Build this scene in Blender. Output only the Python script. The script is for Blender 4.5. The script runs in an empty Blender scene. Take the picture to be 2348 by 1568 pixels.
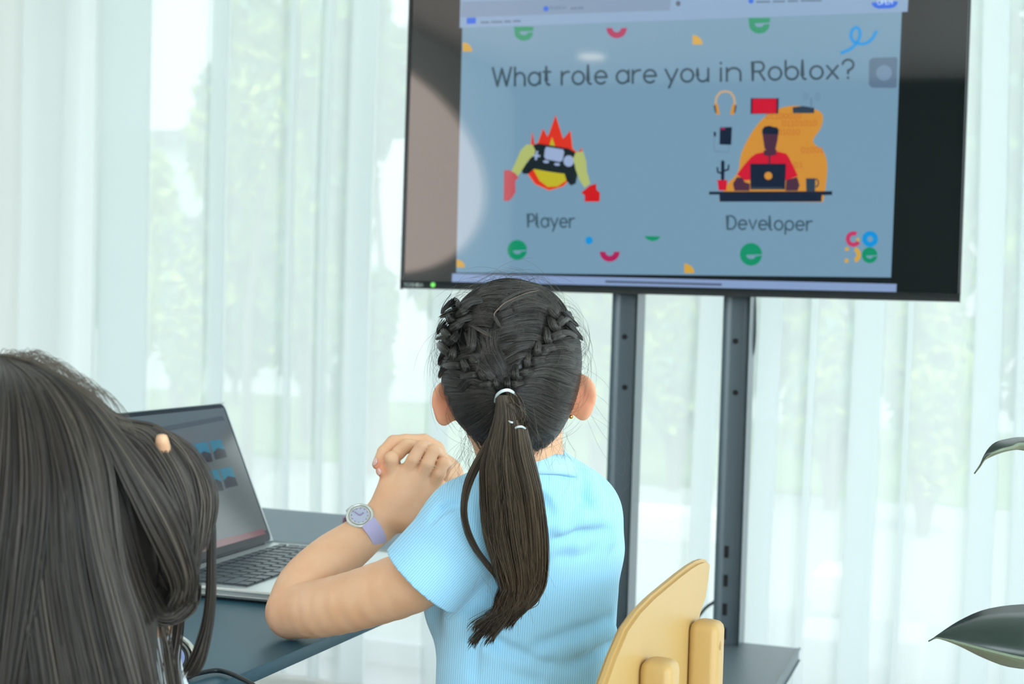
import bpy, bmesh, math, random
import numpy as np
from mathutils import Vector, Matrix

rnd = random.Random(7)
rng = np.random.default_rng(11)
scene = bpy.context.scene
COL = scene.collection

# ------------------------------------------------------------------ camera
W, H_IMG = 2348, 1568
F = 3261.0                     # focal length in pixels (50 mm on a 36 mm wide frame)
PITCH, ROLL, CAMZ = 0.016, 0.0313, 1.12
fwd = np.array([0, math.cos(PITCH), -math.sin(PITCH)])
up0 = np.array([0, math.sin(PITCH), math.cos(PITCH)])
rt0 = np.array([1.0, 0, 0])
rt = rt0*math.cos(ROLL) + up0*math.sin(ROLL)
up = up0*math.cos(ROLL) - rt0*math.sin(ROLL)
CAM = np.array([0, 0, CAMZ])
cd = bpy.data.cameras.new('camera')
cam = bpy.data.objects.new('camera', cd)
COL.objects.link(cam)
cd.sensor_width = 36; cd.lens = F/W*36
m = Matrix(((rt[0], up[0], -fwd[0], 0), (rt[1], up[1], -fwd[1], 0), (rt[2], up[2], -fwd[2], CAMZ), (0, 0, 0, 1)))
cam.matrix_world = m
cd.clip_start = 0.05; cd.clip_end = 300
cd.dof.use_dof = True
cd.dof.focus_distance = 1.58
cd.dof.aperture_fstop = 7.1
scene.camera = cam

# room frame: the window wall runs along E1, depth along E2 (turned 20 degrees)
PHI = math.radians(20)
E1 = np.array([math.cos(PHI), -math.sin(PHI), 0]); E2 = np.array([math.sin(PHI), math.cos(PHI), 0]); EZ = np.array([0, 0, 1.0])
def R(a, b, z=0.0): return E1*a + E2*b + EZ*z
DW = 3.85                      # curtain distance
WALL_L, WALL_R, WALL_B, CEIL = -3.2, 4.2, -3.9, 2.8

# ------------------------------------------------------------------ world, exposure, lights
scene.view_settings.view_transform = 'Standard'
scene.view_settings.look = 'None'
scene.view_settings.gamma = 1
scene.view_settings.use_curve_mapping = False
scene.view_settings.exposure = 0.0
cy = scene.cycles
cy.max_bounces = 7; cy.diffuse_bounces = 4; cy.glossy_bounces = 3; cy.transmission_bounces = 4; cy.transparent_max_bounces = 16
world = bpy.data.worlds.new('sky'); scene.world = world
world.use_nodes = True
wn = world.node_tree.nodes; wl = world.node_tree.links
bg = wn['Background']
tc = wn.new('ShaderNodeTexCoord'); sp = wn.new('ShaderNodeSeparateXYZ'); rp = wn.new('ShaderNodeValToRGB')
wl.new(tc.outputs['Generated'], sp.inputs[0]); wl.new(sp.outputs['Z'], rp.inputs[0]); wl.new(rp.outputs[0], bg.inputs[0])
rp.color_ramp.elements[0].position = 0.0; rp.color_ramp.elements[0].color = (.70, .71, .745, 1)
rp.color_ramp.elements[1].position = 0.6; rp.color_ramp.elements[1].color = (1.02, 1.10, 1.22, 1)
bg.inputs[1].default_value = 2.25

def area(name, loc, target, sx, sy, power, color):
    l = bpy.data.lights.new(name, 'AREA'); l.shape = 'RECTANGLE'; l.size = sx; l.size_y = sy
    l.energy = power; l.color = color
    o = bpy.data.objects.new(name, l); COL.objects.link(o)
    o.location = Vector(loc)
    o.rotation_euler = (Vector(target)-Vector(loc)).to_track_quat('-Z', 'Y').to_euler()
    return o
sun = bpy.data.lights.new('sun', 'SUN'); sun.energy = 3.2; sun.color = (1, .96, .86); sun.angle = .01
so = bpy.data.objects.new('sun', sun); COL.objects.link(so)
so.rotation_euler = Vector(-(R(.35, -.75, 1.05))).to_track_quat('-Z', 'Y').to_euler()
# area lamps added indoors: fill from behind and right, and for the curtained window
area('back_fill', R(2.4, WALL_B+.12, 1.75), R(.2, 1.6, 1.0), 2.6, 1.7, 185, (.80, .92, 1))
area('right_fill', R(WALL_R-.12, .1, 1.75), R(.2, 1.5, 1.0), 2.6, 1.7, 115, (.80, .92, 1))
area('daylight_window_wall', R(.3, DW-.12, 1.45), R(.3, 0, 1.25), 6.4, 2.5, 22, (.92, .97, 1))

# ------------------------------------------------------------------ pixel helpers (a ray of the photograph meets a depth or a plane)
def ray(x, y):
    g = fwd + (x-1174)/F*rt + (784-y)/F*up
    return g/g[1]
def P(x, y, Y): return CAM + ray(x, y)*Y
def Pz(x, y, z):
    g = ray(x, y); return CAM + g*(z-CAMZ)/g[2]
def Pp(x, y, A, n):
    g = ray(x, y); return CAM + g*((A-CAM) @ n)/(g @ n)
def catmull(pts, n):
    pts = np.array(pts, float)
    Q = np.vstack([2*pts[0]-pts[1], pts, 2*pts[-1]-pts[-2]])
    k = len(pts)-1
    t = np.linspace(0, k, n); i = np.minimum(t.astype(int), k-1); u = (t-i)[:, None]
    a, b, c, d = Q[i], Q[i+1], Q[i+2], Q[i+3]
    return .5*((2*b)+(-a+c)*u+(2*a-5*b+4*c-d)*u**2+(-a+3*b-3*c+d)*u**3)

# ------------------------------------------------------------------ materials
def lin(c):
    return tuple(((v/255)/12.92 if v/255 <= .04045 else ((v/255+.055)/1.055)**2.4) for v in c)
MATS = {}
def mat(name, rgb, rough=.5, metal=0, spec=.5, emit=None, estr=1.0, coat=0, sss=0, bump=0, bscale=200, vary=0, raw=False, ior=None):
    if name in MATS: return MATS[name]
    M = bpy.data.materials.new(name); M.use_nodes = True
    nt = M.node_tree; b = nt.nodes['Principled BSDF']
    c = rgb if raw else lin(rgb)
    b.inputs['Base Color'].default_value = (*c, 1)
    b.inputs['Roughness'].default_value = rough
    b.inputs['Metallic'].default_value = metal
    b.inputs['Specular IOR Level'].default_value = spec
    if ior: b.inputs['IOR'].default_value = ior
    if coat: b.inputs['Coat Weight'].default_value = coat; b.inputs['Coat Roughness'].default_value = .15
    if emit:
        b.inputs['Emission Color'].default_value = (*lin(emit), 1); b.inputs['Emission Strength'].default_value = estr
    if sss:
        b.inputs['Subsurface Weight'].default_value = sss
        b.inputs['Subsurface Radius'].default_value = (1, .35, .2); b.inputs['Subsurface Scale'].default_value = .012
    if bump or vary:
        t = nt.nodes.new('ShaderNodeTexCoord'); nz = nt.nodes.new('ShaderNodeTexNoise')
        nz.inputs['Scale'].default_value = bscale; nz.inputs['Detail'].default_value = 3
        nt.links.new(t.outputs['Object'], nz.inputs['Vector'])
        if bump:
            bp = nt.nodes.new('ShaderNodeBump'); bp.inputs['Strength'].default_value = bump; bp.inputs['Distance'].default_value = .002
            nt.links.new(nz.outputs['Fac'], bp.inputs['Height']); nt.links.new(bp.outputs[0], b.inputs['Normal'])
        if vary:
            n2 = nt.nodes.new('ShaderNodeTexNoise'); n2.inputs['Scale'].default_value = bscale/8
            nt.links.new(t.outputs['Object'], n2.inputs['Vector'])
            hs = nt.nodes.new('ShaderNodeHueSaturation'); hs.inputs['Color'].default_value = (*c, 1)
            mr = nt.nodes.new('ShaderNodeMapRange'); mr.inputs['To Min'].default_value = 1-vary; mr.inputs['To Max'].default_value = 1+vary
            nt.links.new(n2.outputs['Fac'], mr.inputs['Value']); nt.links.new(mr.outputs[0], hs.inputs['Value'])
            nt.links.new(hs.outputs[0], b.inputs['Base Color'])
    MATS[name] = M
    return M

# ------------------------------------------------------------------ object helpers
def tag(o, label=None, cat=None, group=None, kind=None):
    if label: o['label'] = label
    if cat: o['category'] = cat
    if group: o['group'] = group
    if kind: o['kind'] = kind
    return o
def empty(name, loc, label=None, cat=None, group=None):
    o = bpy.data.objects.new(name, None); COL.objects.link(o); o.location = Vector(loc); o.empty_display_size = .05
    return tag(o, label, cat, group)
def link(name, me, material=None, parent=None, smooth=True):
    o = bpy.data.objects.new(name, me); COL.objects.link(o)
    if material is not None:
        for mm in (material if isinstance(material, (list, tuple)) else [material]): me.materials.append(mm)
    if smooth and len(me.polygons):
        me.polygons.foreach_set('use_smooth', [True]*len(me.polygons))
    if parent is not None:
        o.parent = parent
        r = parent
        while r.parent is not None: r = r.parent
        if r.location.length > 0: me.transform(Matrix.Translation(-Vector(r.location)))
    return o
def np_mesh(name, V, Q, mi=None, attrs=None):
    V = np.asarray(V, np.float32); Q = np.asarray(Q, np.int32)
    me = bpy.data.meshes.new(name)
    me.vertices.add(len(V)); me.vertices.foreach_set('co', V.ravel())
    k = Q.shape[1]
    me.loops.add(Q.size); me.loops.foreach_set('vertex_index', Q.ravel())
    me.polygons.add(len(Q)); me.polygons.foreach_set('loop_start', np.arange(0, Q.size, k, dtype=np.int32))
    if mi is not None: me.polygons.foreach_set('material_index', np.asarray(mi, np.int32))
    if attrs:
        for an, av in attrs.items():
            a = me.attributes.new(an, 'FLOAT', 'POINT'); a.data.foreach_set('value', np.asarray(av, np.float32))
    me.update(calc_edges=True)
    me.validate()
    return me
def box_bm(bm, c, ax, hx, hy, hz, bev=0, seg=2, mi=0):
    """box centred c with axes ax=(x,y,z dirs) and half sizes"""
    ret = bmesh.ops.create_cube(bm, size=2)
    vs = ret['verts']
    A = [Vector(a) for a in ax]; c = Vector(c)
    for v in vs:
        v.co = c + A[0]*v.co.x*hx + A[1]*v.co.y*hy + A[2]*v.co.z*hz
    fs = set(f for v in vs for f in v.link_faces)
    for f in fs: f.material_index = mi
    if bev:
        es = list(set(e for v in vs for e in v.link_edges))
        r = bmesh.ops.bevel(bm, geom=es, offset=bev, segments=seg, affect='EDGES', profile=.5)
        for f in r['faces']: f.material_index = mi
def fin(bm, name, material, parent=None, smooth=False, auto=True):
    bmesh.ops.recalc_face_normals(bm, faces=bm.faces)
    me = bpy.data.meshes.new(name); bm.to_mesh(me); bm.free()
    o = link(name, me, material, parent, smooth=False)
    if smooth or auto:
        me.polygons.foreach_set('use_smooth', [True]*len(me.polygons))
        if auto and not smooth: me.set_sharp_from_angle(angle=math.radians(40))
    return o
AX = (E1, E2, EZ)
def box(name, c, hx, hy, hz, material, parent=None, bev=0, ax=AX, seg=2):
    bm = bmesh.new(); box_bm(bm, c, ax, hx, hy, hz, bev, seg)
    return fin(bm, name, material, parent)
def tube_np(paths, radii, sides=8, cap=True, closed=False):
    """one path Nx3 with radii N -> V,Q (quads)"""
    p = np.asarray(paths, float); n = len(p); r = np.broadcast_to(np.asarray(radii, float), (n,))
    if closed: t = np.roll(p, -1, 0)-np.roll(p, 1, 0)
    else: t = np.gradient(p, axis=0)
    t /= np.linalg.norm(t, axis=1)[:, None]+1e-12
    u = np.zeros_like(p); a = np.array([0, 0, 1.0]) if abs(t[0][2]) < .9 else np.array([1.0, 0, 0])
    for i in range(n):
        a = a - (a @ t[i])*t[i]; a /= np.linalg.norm(a)+1e-12; u[i] = a
    v = np.cross(t, u)
    ang = np.arange(sides)*2*math.pi/sides
    V = p[:, None]+(u[:, None]*np.cos(ang)[None, :, None]+v[:, None]*np.sin(ang)[None, :, None])*r[:, None, None]
    Q = []
    for i in range(n if closed else n-1):
        for j in range(sides):
            i2 = (i+1) % n
            Q.append((i*sides+j, i*sides+(j+1) % sides, i2*sides+(j+1) % sides, i2*sides+j))
    return V.reshape(-1, 3), Q
def tube(name, pts, radii, material, parent=None, sides=10, closed=False):
    V, Q = tube_np(pts, radii, sides, closed=closed)
    bm = bmesh.new()
    vs = [bm.verts.new(v) for v in V]
    for q in Q: bm.faces.new([vs[i] for i in q])
    if not closed:
        n = len(pts)
        bm.faces.new([vs[j] for j in range(sides)]); bm.faces.new([vs[(n-1)*sides+j] for j in range(sides)])
    return fin(bm, name, material, parent)
def cyl(name, a, b, r, material, parent=None, sides=24, bev=0):
    a = np.asarray(a, float); b = np.asarray(b, float)
    if bev:
        d = (b-a)/np.linalg.norm(b-a)
        return tube(name, [a, a+d*1e-4, a+d*bev, b-d*bev, b-d*1e-4, b], [r-bev, r-bev, r, r, r-bev, r-bev], material, parent, sides)
    return tube(name, [a, b], [r, r], material, parent, sides)
def prism(name, pts, thick, material, parent=None, bev=0):
    """polygon pts (Nx3, planar) extruded by vector thick"""
    bm = bmesh.new()
    a = [bm.verts.new(p) for p in pts]; b = [bm.verts.new(np.asarray(p)+thick) for p in pts]
    f1 = bm.faces.new(a); f2 = bm.faces.new(b[::-1])
    n = len(a)
    for i in range(n): bm.faces.new((a[i], a[(i+1) % n], b[(i+1) % n], b[i]))
    bmesh.ops.recalc_face_normals(bm, faces=bm.faces)
    if bev:
        es = list(set(list(f1.edges)+list(f2.edges)))
        bmesh.ops.bevel(bm, geom=es, offset=bev, segments=4, affect='EDGES')
    return fin(bm, name, material, parent)

# ------------------------------------------------------------------ signed-distance modelling, meshed by surface nets
class Sdf:
    def __init__(s, lo, hi, h):
        s.lo = np.array(lo, float); s.h = h
        s.n = np.ceil((np.array(hi)-s.lo)/h).astype(int)+1
        s.D = np.full(s.n, .08, np.float32)
    def _sub(s, lo, hi):
        a = np.clip(np.floor((lo-s.lo)/s.h).astype(int), 0, s.n); b = np.clip(np.ceil((hi-s.lo)/s.h).astype(int)+1, 0, s.n)
        sl = tuple(slice(a[i], b[i]) for i in range(3))
        g = [s.lo[i]+s.h*np.arange(a[i], b[i]) for i in range(3)]
        X, Y, Z = np.meshgrid(*g, indexing='ij')
        return sl, np.stack([X, Y, Z], -1)
    def _join(s, sl, d, k, op):
        A = s.D[sl]; d = d.astype(np.float32)
        if A.size == 0: return
        if op == 'add':
            hh = np.maximum(k-np.abs(A-d), 0)/max(k, 1e-9)
            s.D[sl] = np.minimum(A, d)-hh*hh*k/4
        else:
            d = -d; hh = np.maximum(k-np.abs(A-d), 0)/max(k, 1e-9)
            s.D[sl] = np.maximum(A, d)+hh*hh*k/4
    def cone(s, a, b, ra, rb, k=.006, op='add', flat=None, fn=None):
        """round cone; flat=(dir, factor) squeezes it along dir"""
        a = np.asarray(a, float); b = np.asarray(b, float); m = max(ra, rb)+k+2*s.h+.02
        sl, X = s._sub(np.minimum(a, b)-m, np.maximum(a, b)+m)
        if X.size == 0: return
        ab = b-a; q = X-a
        h = np.clip((q @ ab)/(ab @ ab+1e-12), 0, 1)
        v = q-h[..., None]*ab
        if flat is not None:
            w = np.asarray(flat[0], float); w = w/np.linalg.norm(w)
            c = v @ w; v = v+(c*(1/flat[1]-1))[..., None]*w
            d = (np.linalg.norm(v, axis=-1)-(ra+(rb-ra)*h))*min(1, flat[1]*1.3)
        else:
            d = np.linalg.norm(v, axis=-1)-(ra+(rb-ra)*h)
        s._join(sl, d, k, op)
    def path(s, pts, rs, k=.004, **kw):
        for i in range(len(pts)-1): s.cone(pts[i], pts[i+1], rs[i], rs[i+1], k, **kw)
    def ell(s, c, r, M=None, k=.01, op='add'):
        c = np.asarray(c, float); r = np.asarray(r, float); m = r.max()+k+2*s.h+.01
        sl, X = s._sub(c-m, c+m)
        if X.size == 0: return
        q = X-c
        if M is not None: q = q @ np.asarray(M, float).T      # rows of M = local axes
        k0 = np.linalg.norm(q/r, axis=-1); k1 = np.linalg.norm(q/(r*r), axis=-1)
        s._join(sl, k0*(k0-1)/(k1+1e-9), k, op)
    def cut(s, p, n, lo=None, hi=None):
        """remove everything on the +n side of plane (inside the box lo..hi)"""
        lo = s.lo if lo is None else lo; hi = s.lo+s.h*s.n if hi is None else hi
        sl, X = s._sub(np.asarray(lo, float), np.asarray(hi, float))
        d = (X-np.asarray(p, float)) @ np.asarray(n, float)
        s.D[sl] = np.maximum(s.D[sl], d)
    def mesh(s, smooth=1):
        D = s.D; S = D < 0; n = np.array(D.shape)
        c = [S[i:n[0]-1+i, j:n[1]-1+j, k:n[2]-1+k] for i in (0, 1) for j in (0, 1) for k in (0, 1)]
        cnt = sum(x.astype(np.int8) for x in c)
        act = (cnt > 0) & (cnt < 8)
        ids = np.full(act.shape, -1, np.int64); I = np.argwhere(act); ids[act] = np.arange(len(I))
        acc = np.zeros((len(I), 3)); w = np.zeros(len(I))
        cor = [(i, j, k) for i in (0, 1) for j in (0, 1) for k in (0, 1)]
        for a in cor:
            for ax in range(3):
                if a[ax] == 1: continue
                b = list(a); b[ax] = 1
                A = I+np.array(a); B = I+np.array(b)
                da = D[A[:, 0], A[:, 1], A[:, 2]]; db = D[B[:, 0], B[:, 1], B[:, 2]]
                x = (da < 0) != (db < 0)
                t = np.where(x, da/(np.where(x, da-db, 1)), 0)
                pos = A.astype(float); pos[:, ax] += t
                acc[x] += pos[x]; w[x] += 1
        V = acc/w[:, None]*s.h+s.lo
        Q = []
        for ax in range(3):
            o = [1, 1, 1]; o[ax] = 0
            # edge from grid point g to g+ax, g interior in the other axes
            lo = [0 if i == ax else 1 for i in range(3)]
            sl0 = tuple(slice(lo[i], n[i]-1) for i in range(3))
            sl1 = tuple(slice(lo[i]+(1 if i == ax else 0), n[i]-1+(1 if i == ax else 0)) for i in range(3))
            x0 = S[sl0]; x1 = S[sl1]; E = np.argwhere(x0 != x1)
            if not len(E): continue
            pos = x0[tuple(E.T)]
            E = E+np.array(lo)
            u, v = [(1, 2), (2, 0), (0, 1)][ax]
            def cell(du, dv):
                e = E.copy(); e[:, u] -= du; e[:, v] -= dv
                return ids[e[:, 0], e[:, 1], e[:, 2]]
            q = np.stack([cell(1, 1), cell(0, 1), cell(0, 0), cell(1, 0)], 1)
            q[~pos] = q[~pos][:, ::-1]
            Q.append(q)
        Q = np.vstack(Q); Q = Q[(Q >= 0).all(1)]
        for _ in range(smooth):
            e = np.vstack([Q[:, [0, 1]], Q[:, [1, 2]], Q[:, [2, 3]], Q[:, [3, 0]]])
            sm = np.zeros_like(V); ct = np.zeros(len(V))
            for i in range(3):
                sm[:, i] = np.bincount(e[:, 0], V[e[:, 1], i], len(V))+np.bincount(e[:, 1], V[e[:, 0], i], len(V))
            ct = np.bincount(e[:, 0], minlength=len(V))+np.bincount(e[:, 1], minlength=len(V))
            V = V*.4+.6*sm/np.maximum(ct, 1)[:, None]
        return V, Q

# ------------------------------------------------------------------ hair strands: many thin three-sided tubes in one mesh
class Strands:
    def __init__(s): s.V = []; s.Q = []; s.T = []; s.n = 0
    def add(s, C, r, tint):
        """C: (m, k, 3) centre lines; r: (m,k) or scalar radius; tint (m,)"""
        C = np.asarray(C, float); m_, k = C.shape[:2]
        t = np.gradient(C, axis=1); t /= np.linalg.norm(t, axis=2)[..., None]+1e-12
        a = np.array([.31, .2, .93]); u = a-(t @ a)[..., None]*t; u /= np.linalg.norm(u, axis=2)[..., None]+1e-9
        v = np.cross(t, u)
        r = np.broadcast_to(r, (m_, k))
        ang = np.array([0, 2.094, 4.189])
        V = C[:, :, None]+(u[:, :, None]*np.cos(ang)[None, None, :, None]+v[:, :, None]*np.sin(ang)[None, None, :, None])*r[:, :, None, None]
        base = s.n+(np.arange(m_)*k*3)[:, None, None]+(np.arange(k-1)*3)[None, :, None]
        j = np.arange(3)[None, None, :]; j2 = (j+1) % 3
        q = np.stack([base+j, base+j2, base+j2+3, base+j+3], -1).reshape(-1, 4)
        s.V.append(V.reshape(-1, 3)); s.Q.append(q); s.n += m_*k*3
        s.T.append(np.repeat(np.broadcast_to(tint, (m_,)), k*3))
    def solid(s, V, Q, tint=.1):
        s.V.append(V); s.Q.append(np.asarray(Q)+s.n); s.n += len(V); s.T.append(np.full(len(V), tint))
    def build(s, name, material, parent):
        me = np_mesh(name, np.vstack(s.V), np.vstack(s.Q), attrs={'tint': np.concatenate(s.T)})
        return link(name, me, material, parent)

def hair_mat(name, dark, light, rough=.42):
    M = bpy.data.materials.new(name); M.use_nodes = True; nt = M.node_tree; b = nt.nodes['Principled BSDF']
    at = nt.nodes.new('ShaderNodeAttribute'); at.attribute_name = 'tint'
    cr = nt.nodes.new('ShaderNodeValToRGB'); nt.links.new(at.outputs['Fac'], cr.inputs[0]); nt.links.new(cr.outputs[0], b.inputs['Base Color'])
    cr.color_ramp.elements[0].color = (*lin(dark), 1); cr.color_ramp.elements[1].color = (*lin(light), 1)
    b.inputs['Roughness'].default_value = rough; b.inputs['Specular IOR Level'].default_value = .45
    return M
# ================================================================== THE ROOM
m_wall = mat('wall_paint', (222, 224, 220), .8)
m_floor = mat('floor_vinyl', (190, 190, 184), .45, vary=.06, bscale=20)
m_ceil = mat('ceiling_paint', (235, 236, 234), .9)
def struct(name, c, hx, hy, hz, m_, **k):
    return tag(box(name, c, hx, hy, hz, m_, **k), kind='structure')
mid = (WALL_L+WALL_R)/2; hw = (WALL_R-WALL_L)/2; md = (WALL_B+DW+.45)/2; hd = (DW+.45-WALL_B)/2
struct('floor', R(mid, md, -.05), hw+.1, hd+.1, .05, m_floor)
struct('ceiling', R(mid, md, CEIL+.06), hw+.15, hd+.15, .06, m_ceil)
def wall_right():
    bm = bmesh.new()
    for b0_, b1_, z0, z1 in ((WALL_B-.1, -1.3, 0, CEIL), (1.5, DW+.5, 0, CEIL), (-1.3, 1.5, 0, .85), (-1.3, 1.5, 2.65, CEIL)):
        box_bm(bm, R(WALL_R+.05, (b0_+b1_)/2, (z0+z1)/2), AX, .05, (b1_-b0_)/2, (z1-z0)/2)
    return fin(bm, 'wall_right', m_wall)
tag(wall_right(), kind='structure')
# left wall with an oval opening, added for a glow that mirrors in the television
OC = np.array([-1.5, 1.96]); OA, OB = 1.86, .60
def wall_with_oval():
    bm = bmesh.new()
    n = 64
    a0, a1 = WALL_B-.05, DW+.5
    for off in (0, -.12):
        ring = []; rect = []
        for i in range(n):
            t = 2*math.pi*i/n; c, s = math.cos(t), math.sin(t)
            ring.append(bm.verts.new(R(WALL_L+off, OC[0]+OA*c, OC[1]+OB*s)))
            # matching point on the wall rectangle
            k = 1e9
            if c > 1e-6: k = min(k, (a1-OC[0])/c)
            if c < -1e-6: k = min(k, (a0-OC[0])/c)
            if s > 1e-6: k = min(k, (CEIL-OC[1])/s)
            if s < -1e-6: k = min(k, -OC[1]/s)
            rect.append(bm.verts.new(R(WALL_L+off, OC[0]+k*c, OC[1]+k*s)))
        if off == 0: r0, q0 = ring, rect
        for i in range(n): bm.faces.new((ring[i], ring[(i+1) % n], rect[(i+1) % n], rect[i]))
    for i in range(n): bm.faces.new((r0[i], r0[(i+1) % n], ring[(i+1) % n], ring[i]))
    return fin(bm, 'wall_left', m_wall)
tag(wall_with_oval(), kind='structure')
m_oval_glow = mat('oval_glow', (200, 190, 180), .6, emit=(236, 218, 210), estr=3.9)  # glowing oval added for the beige reflection on the television screen
ov = [R(WALL_L-.06, OC[0]+OA*math.cos(2*math.pi*i/64), OC[1]+OB*math.sin(2*math.pi*i/64)) for i in range(64)]
tag(prism('oval_glow_panel', ov, E1*.01, m_oval_glow), kind='structure')
# back wall with a wide window opening
m_frame = mat('white_window_frame', (225, 228, 228), .4)
def wall_back():
    bm = bmesh.new()
    for a, b, z0, z1 in ((WALL_L-.1, 1.0, 0, CEIL), (3.8, WALL_R+.1, 0, CEIL), (1.0, 3.8, 0, .85), (1.0, 3.8, 2.65, CEIL)):
        box_bm(bm, R((a+b)/2, WALL_B-.05, (z0+z1)/2), AX, (b-a)/2, .05, (z1-z0)/2)
    return fin(bm, 'wall_back', mat('wall_paint_darkened', (84, 98, 98), .8))  # unseen wall darkened so the television screen reflects less of it
tag(wall_back(), kind='structure')
def glass_mat():
    M = bpy.data.materials.new('window_glass'); M.use_nodes = True; nt = M.node_tree
    for n in list(nt.nodes): nt.nodes.remove(n)
    o = nt.nodes.new('ShaderNodeOutputMaterial'); mx = nt.nodes.new('ShaderNodeMixShader'); t = nt.nodes.new('ShaderNodeBsdfTransparent'); g = nt.nodes.new('ShaderNodeBsdfGlossy')
    t.inputs[0].default_value = (.955, .97, .96, 1); g.inputs['Roughness'].default_value = .02; mx.inputs[0].default_value = .05
    nt.links.new(t.outputs[0], mx.inputs[1]); nt.links.new(g.outputs[0], mx.inputs[2]); nt.links.new(mx.outputs[0], o.inputs[0])
    return M
m_glass = glass_mat()
def window(name, a0, a1, z0, z1, e2, mull):
    bm = bmesh.new()
    for a in [a0, a1]+mull: box_bm(bm, R(a, e2, (z0+z1)/2), AX, .03, .035, (z1-z0)/2)
    for z in (z0+.02, z1-.02): box_bm(bm, R((a0+a1)/2, e2, z), AX, (a1-a0)/2, .035, .03)
    w = tag(fin(bm, name, m_frame), kind='structure')
    g = box('window_pane', R((a0+a1)/2, e2, (z0+z1)/2), (a1-a0)/2-.03, .004, (z1-z0)/2-.04, m_glass, w)
    return w
def e1_at(px, e2, y=450): return Pp(px, y, R(0, e2), E2) @ E1
window('window_3', 1.0, 3.8, .85, 2.65, WALL_B-.05, [2.4])
GW = DW+.3
bm = bmesh.new()
for b_ in (-1.3, .1, 1.5): box_bm(bm, R(WALL_R+.05, b_, 1.75), AX, .035, .03, .9)
for z in (.87, 2.63): box_bm(bm, R(WALL_R+.05, .1, z), AX, .035, 1.4, .03)
w4 = tag(fin(bm, 'added_window', m_frame), kind='structure')  # unseen window added to give the right-hand fill lamp an opening
box('window_pane', R(WALL_R+.05, .1, 1.75), .004, 1.37, .86, m_glass, w4)
window('window_1', WALL_L+.05, WALL_R-.05, .03, CEIL-.05, GW, [e1_at(-260, GW), e1_at(826, GW), e1_at(1700, GW), e1_at(2500, GW)])

# ceiling downlights
m_lampw = mat('lamp_housing', (240, 240, 240), .4); m_lamp = mat('lamp_diffuser', (255, 250, 240), .5, emit=(255, 240, 214), estr=5)
k = 0
for a in (-2.35, -.4, 1.5, 3.2):
    for b in (-2.75, -.9, .9, 2.5):
        if (a, b) == (-.4, -2.75): continue
        e = empty('ceiling_light', R(a, b, CEIL))
        e['label'] = 'round white ceiling downlight with a warm diffuser set flush into the ceiling'; e['category'] = 'ceiling light'; e['group'] = 'ceiling downlights'
        cyl('housing', R(a, b, CEIL-.025), R(a, b, CEIL), .10, m_lampw, e, bev=.005)
        cyl('diffuser', R(a, b, CEIL-.028), R(a, b, CEIL-.02), .085, m_lamp, e)

# ================================================================== OUTSIDE
m_pave = mat('pale_paving', (176, 186, 176), .9, vary=.12, bscale=6)
bm = bmesh.new(); box_bm(bm, R(0, 30, -.25), AX, 60, 25.6, .05); g = fin(bm, 'ground', m_pave); tag(g, kind='structure')
m_lawn = mat('lawn_green', (120, 150, 84), .9, vary=.3, bscale=8)
tag(box('lawn', R(0, 15.5, -.19), 30, 4.2, .012, m_lawn), 'mown green lawn beyond the pale paving outside the curtained window', 'lawn', kind='stuff')
m_bark = mat('bark', (120, 110, 96), .9, vary=.2, bscale=60)
def leafy(name, cx, cy, cz, rx, ry, rz, n, size, cols, trunk=None, label='', group=None, lobes=9, cat='tree'):
    e = empty(name, R(cx, cy, -.177), label, cat, group)
    r = np.random.default_rng(int(abs(cx*97+cy*13))+3)
    L = r.normal(size=(lobes, 3)); L /= np.linalg.norm(L, axis=1)[:, None]; L *= r.uniform(.25, .75, (lobes, 1)); Lr = r.uniform(.3, .5, lobes)
    i = r.integers(0, lobes, n); q = r.normal(size=(n, 3)); q /= np.linalg.norm(q, axis=1)[:, None]
    q = L[i]+q*(Lr[i]*r.uniform(.6, 1, n)**.5)[:, None]
    C = R(cx, cy, cz)+q[:, :1]*rx*E1+q[:, 1:2]*ry*E2+q[:, 2:]*rz*EZ
    u = r.normal(size=(n, 3)); u /= np.linalg.norm(u, axis=1)[:, None]; v = np.cross(u, r.normal(size=(n, 3))); v /= np.linalg.norm(v, axis=1)[:, None]
    s = size*r.uniform(.6, 1.3, (n, 1))
    V = np.stack([C-u*s, C+v*s*.5, C+u*s, C-v*s*.5], 1).reshape(-1, 3)
    Q = np.arange(4*n).reshape(-1, 4)
    me = np_mesh('foliage', V, Q, mi=r.integers(0, len(cols), n))
    link('foliage', me, cols, e, smooth=False)
    if trunk is not None:
        tube('trunk', trunk, np.linspace(.05, .025, len(trunk)), m_bark, e, 10)
        for q_ in range(4):
            t = trunk[-2]; tip = R(cx, cy, cz)+E1*rx*(.6*math.cos(q_*1.6))+E2*ry*.4*math.sin(q_*1.6)+EZ*rz*(.2+.12*q_)
            tube('branch', catmull([t, (t+tip)/2+EZ*.1, tip], 6), np.linspace(.04, .012, 6), m_bark, e, 6)
    return e
g1 = mat('leaf_yellow_green', (186, 208, 92), .6); g2 = mat('leaf_mid_green', (124, 164, 88), .6); g3 = mat('leaf_deep_green', (64, 104, 70), .6); g4 = mat('leaf_blue_green', (100, 148, 122), .6)
def out(px, y, e2): return Pp(px, y, R(0, e2), E2)
def ez(px, y, e2):
    p = out(px, y, e2); return p @ E1, p[2]
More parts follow.
